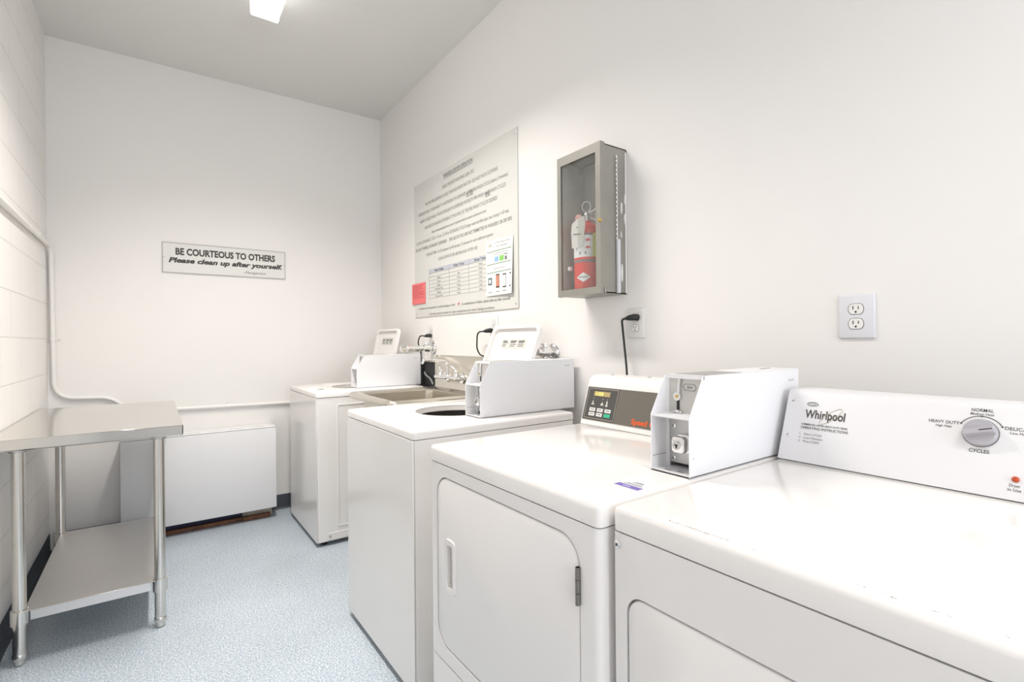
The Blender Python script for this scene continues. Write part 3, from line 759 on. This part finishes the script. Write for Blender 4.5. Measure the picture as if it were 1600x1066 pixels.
def cord(label, plug_c, path, r=.0042):
    t = thing('power_cord', plug_c, label, 'power cord', 'black machine power cords')
    y, z = plug_c[1], plug_c[2]
    p = MB().tube([(XR-.009, y-.004, z), (XR-.024, y, z+.001), (XR-.038, y+.010, z-.001), (XR-.044, y+.026, z-.004)], [.013, .013, .011, .006], 14)
    p.build('plug', M['black'], t)
    MB().tube(arc([(XR-.043, y+.022, z-.003)]+path, .03, 6), r, 10).build('cable', M['black'], t)
cord('black cord plugged in beside the extinguisher cabinet, dropping behind the dark-panelled dryer', (XR-.02, 1.296, 1.298),
     [(XR-.045, 1.340, 1.292), (XR-.028, 1.343, 1.19), (XR-.03, 1.33, 1.10), (XR-.05, 1.31, 1.02), (XR-.06, 1.31, .75)])
cord('black cord plugged in behind the raised lid of the nearer washer', (XR-.02, 2.315, 1.268),
     [(XR-.05, 2.40, 1.262), (XR-.045, 2.415, 1.17), (XR-.035, 2.40, 1.135), (XR-.06, 2.30, 1.125), (XR-.06, 2.20, .75)])
cord('black cord curving from the outlet above the far chrome valve', (XR-.02, 3.055, 1.250),
     [(XR-.05, 3.14, 1.252), (XR-.040, 3.20, 1.20), (XR-.0095, 3.215, 1.15), (XR-.0095, 3.22, .75)], .0045)

# ------------------------------------------------------------------ washers and dryers
def screw(mb, x, y, z, r=.006):
    mb.sphere((x, y, z), r, .45, 1, 1, 14, 8)
def cross_screw(parent, p, axis=(-1, 0, 0), r=.006):
    a = Vector(axis).normalized(); p = Vector(p)
    s = MB().tube([p-a*.001, p+a*r*.25, p+a*r*.5], [r, r*.95, r*.55], 14).build('screw', M['chrome'], parent)
    u = a.orthogonal().normalized(); v = a.cross(u)
    g = MB()
    for q in (u, v):
        g.tube([p+a*r*.5-q*r*.45, p+a*r*.5+q*r*.45], r*.13, 4)
    g.build('slot', M['black'], s)

def rounded_v(m, d): return abs(d.z) > .9

def washer(x0, x1, y0, y1, label, lid_y, lid_x, kick=False, lid_label=True):
    t = thing('washing_machine', (x0+.35, (y0+y1)/2, 0), label, 'washing machine', 'white top-loading washers')
    tz1 = .915; rim = .884
    body = MB().box(x0+.004, x1, y0+.003, y1-.003, .028, rim-.003, .010, 3, rounded_v).build('cabinet', M['enamel'], t)
    hcx, hcy, hr = x0+.395, y0+.425, .175
    cut(body, MB().lathe([(0, .45), (hr+.03, .45), (hr+.03, 1.0), (0, 1.0)], (hcx, hcy, 0), seg=40))
    MB().box(x0-.0005, x0+.0035, y0+.004, y1-.004, .026, rim-.004, .0015, 1).build('front_panel', M['enamel'], t)
    top = MB().box(x0, x1, y0, y1, rim, tz1, .012, 4, lambda m, d: m.z > rim+.005 ).build('top_panel', M['enamel'], t)
    # shallow well under the lid and the round tub opening
    cut(top, MB().prism(rrect(hcx-.21, hcx+.235, hcy-.225, hcy+.225, .05, 6), 'z', tz1-.010, tz1+.05))
    cut(top, MB().lathe([(0, rim-.05), (hr, rim-.05), (hr, tz1+.05), (0, tz1+.05)], (hcx, hcy, 0), seg=48))
    MB().lathe([(hr-.001, rim+.012), (hr+.006, rim+.010), (hr+.006, rim-.003), (hr-.003, rim-.003)], (hcx, hcy, 0), seg=48, closed=True).build('tub_ring', M['enamel'], t)
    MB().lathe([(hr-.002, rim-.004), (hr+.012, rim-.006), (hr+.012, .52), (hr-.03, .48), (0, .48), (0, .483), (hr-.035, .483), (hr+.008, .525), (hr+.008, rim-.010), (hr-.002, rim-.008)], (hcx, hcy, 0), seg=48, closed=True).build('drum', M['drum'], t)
    MB().lathe([(0, .485), (.07, .485), (.05, .55), (.036, .70), (.036, .858), (.028, .870), (0, .872)], (hcx-.03, hcy-.02, 0), seg=28).build('agitator', M['label'], t)
    # raised lid, leaning back
    (ya, yb), (xa_, xb_) = lid_y, lid_x
    L = .385; P = rrect(ya, yb, .0, L, .035, 6); Q = rrect(ya+.016, yb-.016, .016, L-.016, .03, 6)
    dz = 1.280-.925; ang = Vector((xb_-xa_, 0, dz)).normalized(); nrm = Vector((-ang.z, 0, ang.x))
    def lt_(co): return Vector((xa_, 0, .925)) + ang*co.z + Vector((0, co.y, 0)) + nrm*co.x
    lid = MB().prism(P, 'x', -.004, .0).ring(P, Q, 'x', .0, .016)
    lid.xform(lt_)
    lo = lid.build('lid', M['enamel_matt'], t)
    ym = (ya+yb)/2
    pl = MB().box(.0005, .0012, ym-.10, ym+.10, L-.115, L-.065).xform(lt_).build('instruction_label', M['tag'], lo)
    for k in range(3):
        g = MB()
        for j in range(4):
            y = ym+.088-k*.064
            g.box(.0014, .0018, y-random.uniform(.03, .05), y, L-.078-j*.009-(.004 if j == 0 else 0), L-.074-j*.009)
        g.xform(lt_); g.build('label_print', M['grey_ink'], pl)
    for y in (ya+.03, yb-.03):
        g = MB().sphere((.003, y, L-.20), .009, .6, 1, 1).xform(lt_).build('bumper', M['dull_chrome'], lo)
    for y in (x for x in (ya+.06, yb-.06)):
        MB().cyl((xa_, y-.012, .918), (xa_, y+.012, .918), .006, 10).build('hinge', M['dull_chrome'], t)
    f = MB()
    for (fx_, fy_) in ((x0+.05, y0+.05), (x0+.05, y1-.05), (x1-.05, y0+.05), (x1-.05, y1-.05)):
        MB().lathe([(0, 0), (.018, 0), (.018, .012), (.010, .014), (.010, .030), (0, .030)], (fx_, fy_, 0), seg=16).build('foot', M['black'], t)
    return t

# nearer washer
WB = washer(.703, 1.425, 1.552, 2.254, 'white top-loading washer with raised lid beside the dark-panelled dryer', (1.756, 2.142), (1.29, 1.435))
g = MB().quads([(.778, 1.735, .9156), (.800, 1.705, .9156), (.872, 1.735, .9156), (.850, 1.765, .9156)], [(0, 1, 2, 3)], .0004)
g.build('instruction_sticker', M['pale_green'], WB)
MB().quads([(.885, 1.695, .9156), (.90, 1.672, .9156), (.955, 1.69, .9156), (.94, 1.715, .9156)], [(0, 1, 2, 3)], .0004).build('instruction_sticker', M['pale_green'], WB)
# far washer
WA = washer(.778, 1.470, 3.068, 3.763, 'white top-loading washer with raised lid in the far right corner', (3.325, 3.72), (1.335, 1.415))
MB().lathe([(0, .002), (.018, .002), (.021, 0)], (.858, 3.275, .915), seg=24).build('dispenser_cap', M['dull_chrome'], WA)
emb = MB().ring(rrect(.900, 1.40, .105, .838, .012, 4), rrect(.906, 1.394, .111, .832, .010, 4), 'y', 3.0675, 3.0735)
emb.build('side_embossing', M['enamel'], WA)
MB().box(.835, 1.40, 3.0685, 3.072, .032, .075, .001, 1).build('access_strip', M['enamel_matt'], WA)
MB().cyl((.852, 3.069, .056), (.852, 3.065, .056), .006, 12).build('strip_screw', M['dull_chrome'], WA)

def dryer(x0, x1, y0, y1, label, ztop, door, rad):
    t = thing('dryer', (x0+.35, (y0+y1)/2, 0), label, 'dryer', 'white front-loading dryers')
    rim = ztop-.041
    body = MB().box(x0, x1, y0+.002, y1-.002, .03, rim-.003, rad, 4, rounded_v).build('cabinet', M['enamel_matt'], t)
    (da, db, dz0, dz1, dr) = door
    cut(body, MB().prism(rrect(da, db, dz0, dz1, dr, 8), 'x', x0-.05, x0+.016))
    MB().prism(rrect(da+.0035, db-.0035, dz0+.0035, dz1-.0035, dr-.003, 8), 'x', x0+.0005, x0+.015, .003, 2).build('door', M['enamel_matt'], t)
    top = MB().box(x0-.001, x1, y0, y1, rim, ztop, .012, 4, lambda m, d: m.z > ztop-.005 or abs(d.z) > .9).build('top_panel', M['enamel'], t)
    for (fx_, fy_) in ((x0+.05, y0+.05), (x0+.05, y1-.05), (x1-.05, y0+.05), (x1-.05, y1-.05)):
        MB().lathe([(0, 0), (.018, 0), (.018, .012), (.010, .014), (.010, .032), (0, .032)], (fx_, fy_, 0), seg=16).build('foot', M['black'], t)
    return t, body

# dryer with the dark control panel
D3, b3 = dryer(.623, 1.35, .617, 1.268, 'white dryer with a dark electronic control panel between washer and knob dryer', .930, (.666, 1.228, .405, .856, .055), .014)
cut(b3, MB().box(.60, .629, .60, 1.30, .362, .366))
door3 = [o for o in D3.children if o.name.startswith('door')][0]
hm = MB().ring(rrect(1.128, 1.178, .560, .698, .012, 5), rrect(1.138, 1.168, .574, .684, .008, 5), 'x', .6195, .630)
h = hm.build('handle', M['enamel'], door3); 
cut(door3, MB().prism(rrect(1.136, 1.170, .572, .686, .008, 5), 'x', .60, .634))
MB().cyl((.618, .668, .738), (.618, .668, .759), .0045, 12).cyl((.618, .668, .7605), (.618, .668, .7835), .0045, 12).cyl((.618, .668, .785), (.618, .668, .806), .0045, 12).cyl((.618, .668, .738), (.618, .668, .806), .003, 12).box(.6190, .6228, .6645, .6715, .738, .806).build('hinge', M['hinge'], D3)
# control console
def slope(p0, p1):
    p0, p1 = Vector((p0[0], 0, p0[1])), Vector((p1[0], 0, p1[1])); s = (p1-p0).normalized(); n = Vector((-s.z, 0, s.x))
    return p0, s, n
cs = [(1.185, .931), (1.1875, .940), (1.226, 1.063), (1.232, 1.078), (1.246, 1.090), (1.268, 1.093), (1.345, 1.090), (1.345, .931)]
con3 = MB().prism(cs, 'y', .733, 1.262, .003, 2).build('console', M['enamel_matt'], D3)
p0, s_, n_ = slope((1.1842, .9315), (1.226, 1.063)); y0_ = 1.262
def C3(a, b, lift=0.0): return p0 + s_*b + Vector((0, y0_-a, 0)) + n_*lift
def patch(mb, f, a0, a1, b0, b1, lift, th=.0006):
    V = [f(a0, b0, lift), f(a1, b0, lift), f(a1, b1, lift), f(a0, b1, lift)]
    mb.quads(V + [v - n_*th for v in V], [(0, 1, 2, 3), (7, 6, 5, 4), (0, 4, 5, 1), (1, 5, 6, 2), (2, 6, 7, 3), (3, 7, 4, 0)])
g = MB(); patch(g, C3, .006, .521, .016, .128, .0010); ov = g.build('control_overlay', M['panel_grey'], D3)
g = MB(); patch(g, C3, .007, .148, .018, .126, .0014, .0003); g.build('keypad_field', M['panel_dark'], ov)
g = MB()
for (a0, a1, b0, b1) in ((.014, .145, .0215, .0227), (.014, .145, .1220, .1232), (.0135, .0147, .0215, .1232), (.1443, .1455, .0215, .1232)): patch(g, C3, a0, a1, b0, b1, .0018, .0003)
g.build('keypad_outline', M['gold_line'], ov)
g = MB(); patch(g, C3, .040, .112, .098, .114, .0020); dsp = g.build('display', M['display'], ov)
g = MB(); add_text(g, '1:25', C3(.050, .101, .0026), (0, -1, 0), s_, .0105, .032, 'L', .02); g.build('digits', M['digits'], dsp)
for i in range(3):
    for j in range(2):
        a = .034+i*.0345; b_ = .046-j*.0155
        g = MB(); patch(g, C3, a, a+.026, b_, b_+.0115, .0028, .0014)
        bt = g.build('button', M['button_green' if (i == 2 and j == 1) else 'button'], ov)
        if not (i == 2 and j == 1):
            g = MB(); patch(g, C3, a+.005, a+.021, b_+.005, b_+.0075, .0032, .0003); g.build('button_mark', M['grey_ink'], bt)
g = MB()
for (a, k) in ((.034, 0), (.076, 1), (.096, 2)):
    cxn = a+.009
    if k == 2: patch(g, C3, cxn-.005, cxn+.005, .066, .072, .0018, .0003); patch(g, C3, cxn-.0028, cxn+.0028, .073, .084, .0018, .0003)
    else:
        V = [C3(cxn-.008, .068, .0018), C3(cxn+.008, .068, .0018), C3(cxn, .080 if k else .076, .0018)]; g.quads(V, [(0, 1, 2)], .0003)
        if k == 0: patch(g, C3, cxn-.005, cxn+.003, .077, .080, .0018, .0003)
    patch(g, C3, cxn-.0012, cxn+.0012, .088, .0905, .0018, .0003)
g.build('cycle_icons', M['tag'], ov)
g = MB(); add_text(g, 'Speed Queen', C3(.219, .024, .0018), (0, -1, 0), s_, .0175, .140, 'L', .025, .08)
g.build('brand_lettering', M['orange'], ov)
for y in (1.21, 1.05): MB().lathe([(0, .0028), (.006, .002), (.008, 0)], (1.29, y, 1.0915), seg=16).build('console_screw', M['dull_chrome'], D3)
# purple and white sticker on the top
MB().box(.738, .788, .632, .692, .9301, .9304).build('sticker', M['label'], D3)
stk = MB().box(.739, .7555, .6325, .6915, .9304, .9307).build('sticker_band', M['purple'], D3)
g = MB(); add_text(g, 'COIN', (.744, .675, .9308), (0, -1, 0), (1, 0, 0), .006, .018, 'L', .02)
g.build('sticker_print', M['label'], stk)
g = MB()
for (x, ya, yb) in ((.760, .640, .684), (.766, .645, .680), (.774, .650, .672), (.778, .650, .668)): 
    y = yb
    while y > ya:
        l = random.uniform(.003, .007); g.box(x, x+.0026, max(ya, y-l), y, .9304, .9307); y -= l+.0015
g.build('sticker_text', M['grey_ink'], D3)

# dryer with the knob
D4, b4 = dryer(.644, 1.36, -.085, .607, 'white dryer with a round grey cycle knob, nearest the viewer', .930, (-.055, .577, .12, .790, .035), .006)
cross_screw(D4, (.6435, .594, .866), (-1, 0, 0), .0075)
g = MB()
for i in range(190):
    y = random.uniform(.08, .50) if i % 3 else random.uniform(.40, .50); x = .6575+random.gauss(0, .0013); l = random.uniform(.001, .004)
    g.quads([(x, y, .9303), (x+.0004, y+l*.4, .9303), (x+.0006, y+l, .9303), (x-.0002, y+l*.7, .9303)], [(0, 1, 2, 3)])
g.build('worn_edge', M['decal'], D4)
cs = [(1.200, .932), (1.201, .936), (1.2575, 1.081), (1.262, 1.0875), (1.270, 1.091), (1.345, 1.0905), (1.345, .932)]
MB().prism(cs, 'y', -.083, .604, .003, 2).build('console', M['console_white'], D4)
MB().box(1.203, 1.34, -.08, .601, .9301, .9325).build('console_gasket', M['black'], D4)
p0, s_, n_ = slope((1.201, .936), (1.2575, 1.081)); p0 = p0 - s_*.0043; y0_ = .605
def C4(a, b, lift=0.0): return p0 + s_*b + Vector((0, y0_-a, 0)) + n_*lift
UC = (0, -1, 0)
for b_ in (.141, .059): cross_screw(D4, C4(.016, b_), n_, .0048)
g = MB(); add_text(g, 'Whirlpool', C4(.047, .104, .0007), UC, s_, .0205, .083, 'L', .018); g.build('brand_lettering', M['ink'], D4)
g = MB()
el = [C4(.101+.026*math.cos(q)*.80-.008*math.sin(q)*.6, .112+.026*math.cos(q)*.72+.008*math.sin(q)*.8, .0009) for q in [2*PI*k/40 for k in range(41)]]
g.tube(el, .0005, 5)
g.build('brand_swoosh', M['gold_line'], D4)
g = MB()
el = [C4(.060+.0115*math.cos(q), .1375+.0042*math.sin(q), .0009) for q in [2*PI*k/30 for k in range(31)]]
g.tube(el, .0007, 5); add_text(g, 'CCD', C4(.060, .1352, .0008), UC, s_, .0045, .013, 'C')
g.build('emblem', M['grey_ink'], D4)
g = MB()
add_text(g, 'COMMERCIAL DRYER HEAVY DUTY SERIES', C4(.042, .0865, .0007), UC, s_, .0042, .096, 'L', .012); g.build('series_lettering', M['ink'], D4)
g = MB(); add_text(g, 'OPERATING INSTRUCTIONS', C4(.042, .0775, .0007), UC, s_, .0062, .098, 'L', .004); g.build('instruction_heading', M['ink'], D4)
for i, q in enumerate(('Select CYCLE', 'Insert Payment', 'Press START')):
    g = MB()
    add_text(g, str(i+1)+'.', C4(.042, .0635-i*.0085, .0007), UC, s_, .0048, None, 'L')
    add_text(g, q, C4(.052, .0635-i*.0085, .0007), UC, s_, .0048, None, 'L')
    g.build('instruction_line', M['grey_ink'], D4)
for nm, rows_ in (('heavy_lettering', (('HEAVY DUTY', .322, .124, .0064, .046, 'R'), ('High Heat', .3115, .1170, .0047, .024, 'R'))),
                  ('normal_lettering', (('NORMAL', .353, .1525, .0064, .031, 'C'), ('Medium Heat', .353, .1460, .0047, .033, 'C'))),
                  ('delicate_lettering', (('DELICATES', .385, .123, .0064, .042, 'L'), ('Low Heat', .392, .1160, .0047, .024, 'L'))),
                  ('dial_lettering', (('CYCLES', .353, .0755, .0066, .028, 'C'),)),
                  ('lamp_lettering', (('Dryer', .403, .0235, .0052, .014, 'C'), ('In Use', .403, .0160, .0052, .017, 'C')))):
    g = MB()
    for q, a, b_, h, wd, al in rows_: add_text(g, q, C4(a, b_, .0007), UC, s_, h, wd, al, .012 if nm == 'dial_lettering' else .003)
    g.build(nm, M['ink'], D4)
g = MB()
g.tube([C4(.353+.0325*math.cos(q), .1125+.0315*math.sin(q), .0006) for q in [math.radians(28+124*k/24) for k in range(25)]], .0006, 5)
for q in (28, 90, 152): g.tube([C4(.353+.0325*math.cos(math.radians(q)), .1125+.0315*math.sin(math.radians(q)), .0001), C4(.353+.0325*math.cos(math.radians(q)), .1125+.0315*math.sin(math.radians(q)), .0011)], .0014, 10)
g.build('dial_arc', M['ink'], D4)
kc = C4(.353, .112)
kb = MB().tube([kc+n_*.0002, kc+n_*.010, kc+n_*.0125], [.0250, .0242, .0225], 40).build('knob', M['knob'], D4)
MB().tube([kc+n_*.0001, kc+n_*.0015], [.0262, .0262], 40).build('knob_ring', M['grey_ink'], kb)
kd = Vector((0, -1, 0))*math.cos(math.radians(16)) + s_*math.sin(math.radians(16)); ke = n_.cross(kd)
V = []
for (a, e, h) in ((-.0225, .0075, .012), (.0225, .0075, .012), (.0225, -.0075, .012), (-.0225, -.0075, .012), (-.0205, .0045, .024), (.0205, .0045, .024), (.0205, -.0045, .024), (-.0205, -.0045, .024)):
    V.append(kc + kd*a + ke*e + n_*h)
MB().quads(V, [(3, 2, 1, 0), (4, 5, 6, 7), (0, 1, 5, 4), (1, 2, 6, 5), (2, 3, 7, 6), (3, 0, 4, 7)]).build('grip', M['knob'], kb)
V = [kc+kd*a+ke*e+n_*.0243 for (a, e) in ((.002, .0008), (.0200, .0008), (.0200, -.0008), (.002, -.0008))]
MB().quads(V, [(0, 1, 2, 3)], .0003).build('pointer', M['black'], kb)
lc = C4(.4035, .037)
MB().tube([lc+n_*.0002, lc+n_*.0022, lc+n_*.0042, lc+n_*.005], [.0052, .0050, .0032, .0012], 20).build('indicator_lamp', M['led'], D4)

# ------------------------------------------------------------------ coin boxes
def coin_box(x0, x1, y0, y1, z0, z1, label, mark):
    """sheet steel coin case: slanted open front, coin slide above, lock below"""
    t = thing('coin_box', ((x0+x1)/2, (y0+y1)/2, z0), label, 'coin box', 'coin boxes on the machines')
    H = z1-z0; kn = z0+.590*H; tb = x0+.050; s = .0025; rec = x0+.052
    prof = [(x0, z0), (x1, z0), (x1, z1), (tb, z1), (x0, kn)]
    c = MB()
    for (a, b) in ((y0, y0+s), (y1-s, y1)): c.prism(prof, 'y', a, b, .0006, 1)
    c.box(tb, x1, y0, y1, z1-s, z1, .0012, 1); c.box(x1-s, x1, y0, y1, z0, z1, .0012, 1)
    c.box(x0, x1, y0, y1, z0, z0+s); c.box(x0, x0+s, y0+s, y1-s, z0, z0+.006)
    c.prism([(x0+.001, kn-.004), (x0+.001, kn-.001), (rec+.002, kn+.001), (rec+.002, kn-.002)], 'y', y0+s, y1-s)
    c.box(tb, tb+s, y0, y1, z1-.008, z1)
    co = c.build('case', M['coin_paint'], t)
    g = MB()
    for k in range(3):
        yy = y1-.028-k*.028
        g.box(x0+.016+.004*k, x0+.022+.004*k, yy-.010, yy+.004, z0+s, z0+s+.0007)
    g.build('floor_slot', M['decal'], co)
    MB().box(x0+.004, rec-.004, y1-s-.0008, y1-s-.0002, z0+.030, z0+.0312).build('seam', M['decal'], co)
    up_ = MB().box(rec, rec+.003, y0+s, y1-.0105, kn-.001, z1-s).build('coin_plate', M['coin_plate'], t)
    MB().box(rec-.0015, rec+.003, y1-.0105, y1-s, z0+s, z1-s).build('flange', M['coin_paint'], co)
    ym = y1-.034
    sl = MB()
    sl.tube([(rec-.001, ym, kn+.037), (rec-.006, ym, kn+.037)], .0090, 18)
    sl.build('coin_holder', M['chrome'], up_)
    MB().tube([(rec-.004, ym-.008, z1-s-.006), (rec-.004, ym-.003, kn+.042)], .0036, 8).build('coin_chute', M['chrome'], up_)
    MB().box(rec-.0022, rec, ym-.0035, ym+.0035, kn+.008, kn+.030, .001, 1).build('slide_slot', M['black'], up_)
    MB().tube([(rec-.001, ym, kn+.005), (rec-.006, ym, kn+.004)], .005, 14).box(rec-.008, rec-.001, ym-.012, ym+.011, kn+.002, kn+.006, .001, 1).build('slide_stop', M['chrome'], up_)
    MB().tube([(rec-.0065, ym, kn+.0375), (rec-.0075, ym, kn+.0375)], .0035, 10).build('coin_hole', M['brass'], up_)
    if mark:
        yc = y1-.063; zc = z1-.026; hx = [(yc-.017, zc), (yc-.012, zc+.0075), (yc+.012, zc+.0075), (yc+.017, zc), (yc+.012, zc-.0075), (yc-.012, zc-.0075)]
        hi = [(yc+(p[0]-yc)*.93, zc+(p[1]-zc)*.86) for p in hx]
        g = MB().ring(hx, hi, 'x', rec-.0007, rec-.0001)
        add_text(g, '204', (rec-.0006, yc, zc-.0025), (0, -1, 0), (0, 0, 1), .0055, .013, 'C', .02)
        g.build('number_tag', M['grey_ink'], up_)
    lp = MB().box(rec+.002, rec+.0045, y0+s+.001, y1-.0105, z0+.012, kn-.006, .001, 1).build('lock_plate', M['lock_plate'], t)
    for zz in (z0+.022, kn-.028):
        cross_screw(lp, (rec+.002, y1-.0205, zz), (-1, 0, 0), .0055)
    yl, zl = y1-.0545, z0+.060
    lk = MB().prism(rrect(yl-.022, yl+.016, zl-.020, zl+.020, .010, 5), 'x', rec-.018, rec+.002, .003, 2).prism(rrect(yl-.017, yl+.015, zl-.018, zl+.0175, .009, 5), 'x', rec-.034, rec-.014, .003, 3).build('lock', M['chrome'], t)
    MB().tube([(rec-.0340, yl+.001, zl-.001), (rec-.0360, yl+.001, zl-.001)], .0095, 22).build('lock_barrel', M['dull_chrome'], lk)
    MB().box(rec-.0370, rec-.0355, yl-.003, yl+.005, zl-.002, zl+.001, .0005, 1).box(rec-.0370, rec-.0355, yl-.001, yl+.0015, zl-.007, zl).build('keyhole', M['black'], lk)
    MB().box(tb+.02, tb+.165, y0+.010, y1-.010, z1, z1+.0006).build('top_label', M['decal'], t)
    g = MB()
    for k in range(5): g.box(x1-.085+k*.008, x1-.079+k*.008, y0+.048, y0+.056, z1, z1+.0012)
    g.build('top_stamp', M['decal'], t)
    MB().prism([(x1-.055, z1-.027), (x1-.052, z1-.0245), (x1-.028, z1-.0245), (x1-.025, z1-.027), (x1-.028, z1-.0295), (x1-.052, z1-.0295)], 'y', y0-.0004, y0).build('embossing', M['faint_ink'], t)
    MB().sphere((x0+.012, y0, z0+.040), .0022, 1, .4, 1, 10, 6).build('rivet', M['dull_chrome'], t)
    return t
coin_box(.884, 1.345, .6205, .7185, .9303, 1.1365, 'white steel coin box with silver lock between the two dryers', True)
coin_box(1.020, 1.507, 1.640, 1.752, .9153, 1.131, 'white steel coin box on the near side of the nearer washer', False)
coin_box(1.060, 1.505, 3.190, 3.302, .9153, 1.126, 'white steel coin box on top of the far washer', False)

# ------------------------------------------------------------------ stainless sink between the washers
sx0, sx1, sy0, sy1, srz = .930, 1.505, 2.335, 2.972, .920
t = thing('laundry_sink', (1.2, 2.65, 0), 'stainless steel laundry sink with backsplash and wall faucet between the two washers', 'sink')
b = MB()
loop = lambda a, r: rrect(sx0+a, sx1-a, sy0+a, sy1-a, r, 6)
lo_ = loop(.016, .03)
b.tube([Vector((p[0], p[1], srz-.018)) for p in lo_+lo_[:2]], .018, 14, cap=False)
# basin: deck, wall, floor as nested loops
LV = [(loop(.016, .03), srz-.004), (loop(.05, .03), srz-.008), (loop(.062, .05), srz-.018), (loop(.075, .06), srz-.28), (loop(.12, .06), srz-.31), (loop(.26, .02), srz-.315)]
bmx = bmesh.new(); rg_ = [[bmx.verts.new((p[0], p[1], z)) for p in L_] for L_, z in LV]; n = len(LV[0][0])
for A, B in zip(rg_, rg_[1:]):
    for i in range(n): bmx.faces.new((A[i], A[(i+1) % n], B[(i+1) % n], B[i]))
bmx.faces.new(rg_[-1])
bmesh.ops.recalc_face_normals(bmx, faces=bmx.faces[:])
bmesh.ops.solidify(bmx, geom=bmx.faces[:], thickness=-.002)
b._merge(bmx)
b.build('basin', M['sink_steel'], t)
bs = MB().prism([(1.490, .905), (1.502, .93), (1.502, 1.108), (1.512, 1.122), (1.524, 1.122), (1.524, 1.118), (1.508, 1.104), (1.508, .905)], 'y', sy0+.006, sy1-.004)
bs.build('backsplash', M['sink_steel'], t)
for (lx, ly) in ((sx0+.08, sy0+.07), (sx0+.08, sy1-.07), (sx1-.08, sy0+.07), (sx1-.08, sy1-.07)):
    MB().cyl((lx, ly, 0), (lx, ly, .625), .020, 18).build('leg', M['tube_steel'], t)
f = MB()
f.tube([(1.455, 2.545, .990), (1.455, 2.865, .990)], .013, 14); f.sphere((1.455, 2.705, .992), .022)
for y in (2.605, 2.805): f.tube([(1.455, y, .990), (1.478, y, .990)], .014, 14); f.tube([(1.490, y, .990), (1.501, y, .990)], .030, 20)
for y in (2.605, 2.805): f.tube([(1.478, y, .990), (1.492, y, .990)], .016, 14); f.tube([(1.455, y, .985), (1.455, y, 1.022)], [.018, .014], 14)
fa = f.build('faucet', M['chrome'], t)
MB().tube(arc([(1.455, 2.705, .99), (1.452, 2.705, 1.088), (1.295, 2.705, 1.104), (1.285, 2.705, 1.080)], .035, 8), .0085, 12).build('spout', M['chrome'], fa)
for y, a in ((2.605, .03), (2.805, -.02)):
    MB().tube(arc([(1.455, y, 1.018), (1.455, y, 1.036), (1.440, y+a, 1.062)], .01), [.009]*2+[.006]*7 if False else .0065, 10).sphere((1.455, y, 1.028), .013).build('faucet_handle', M['chrome'], fa)

# ------------------------------------------------------------------ chrome wall valves
def wall_valve(y, z, L, label):
    t = thing('wall_valve', (XR, y, z), label, 'valve', 'chrome wall valves')
    MB().lathe([(0, 0), (.040, 0), (.040, -.004), (.034, -.012), (.018, -.020), (0, -.020)], (XR-.001, y, z), 'x', 30).build('escutcheon', M['chrome'], t)
    b = MB().tube([(XR-.018, y, z), (XR-.030, y, z), (XR-.034, y, z), (XR-.075, y, z), (XR-.082, y, z), (XR-.10, y, z)], [.018, .018, .025, .025, .017, .017], 22)
    b.tube([(XR-.056, y, z), (XR-.056, y, z-.055)], .013, 14); b.tube([(XR-.056, y, z), (XR-.056, y, z+.032)], [.014, .011], 14)
    bo = b.build('body', M['chrome'], t)
    MB().tube([(XR-.056, y, z+.032), (XR-.056, y, z+.038)], .019, 18).build('stem_cap', M['chrome'], bo)
    if L < .1: return t
    MB().tube([(XR-.10, y, z), (XR-.11, y, z), (XR-.112, y, z), (XR-L+.045, y, z)], [.013, .013, .021, .021], 20).build('coupling', M['chrome'], t)
    h = MB().tube([(XR-L+.045, y, z), (XR-L+.03, y, z), (XR-L+.026, y, z), (XR-L, y, z)], [.012, .012, .024, .020], 12)
    for k in range(6):
        a = 2*PI*k/6; h.tube([(XR-L+.022, y+.022*math.cos(a), z+.022*math.sin(a)), (XR-L+.004, y+.020*math.cos(a), z+.020*math.sin(a))], .005, 8)
    h.build('handle', M['chrome'], t)
    return t
wall_valve(3.035, 1.166, .235, 'chrome water valve sticking out of the wall above the far washer')
wall_valve(1.800, 1.160, .0, 'chrome water valve on the wall right of the raised lid of the nearer washer')

# black open box and grey hose filling the gap behind the far washer
t = thing('black_gap_box', (XR, 3.06, 1.0), 'black open box with grey hose behind the coin box of the far washer', 'drain box')
MB().ring(rrect(2.985, 3.185, .905, 1.075, .006, 3), rrect(2.992, 3.178, .912, 1.068, .004, 3), 'x', XR-.018, XR-.001).box(XR-.004, XR-.001, 2.99, 3.18, .91, 1.07).build('box', M['black'], t)
MB().tube(arc([(XR-.008, 3.16, 1.0), (XR-.016, 3.13, .985), (XR-.016, 3.05, .96), (XR-.016, 3.02, .925)], .03, 6), .006, 12).build('hose', M['hose'], t)
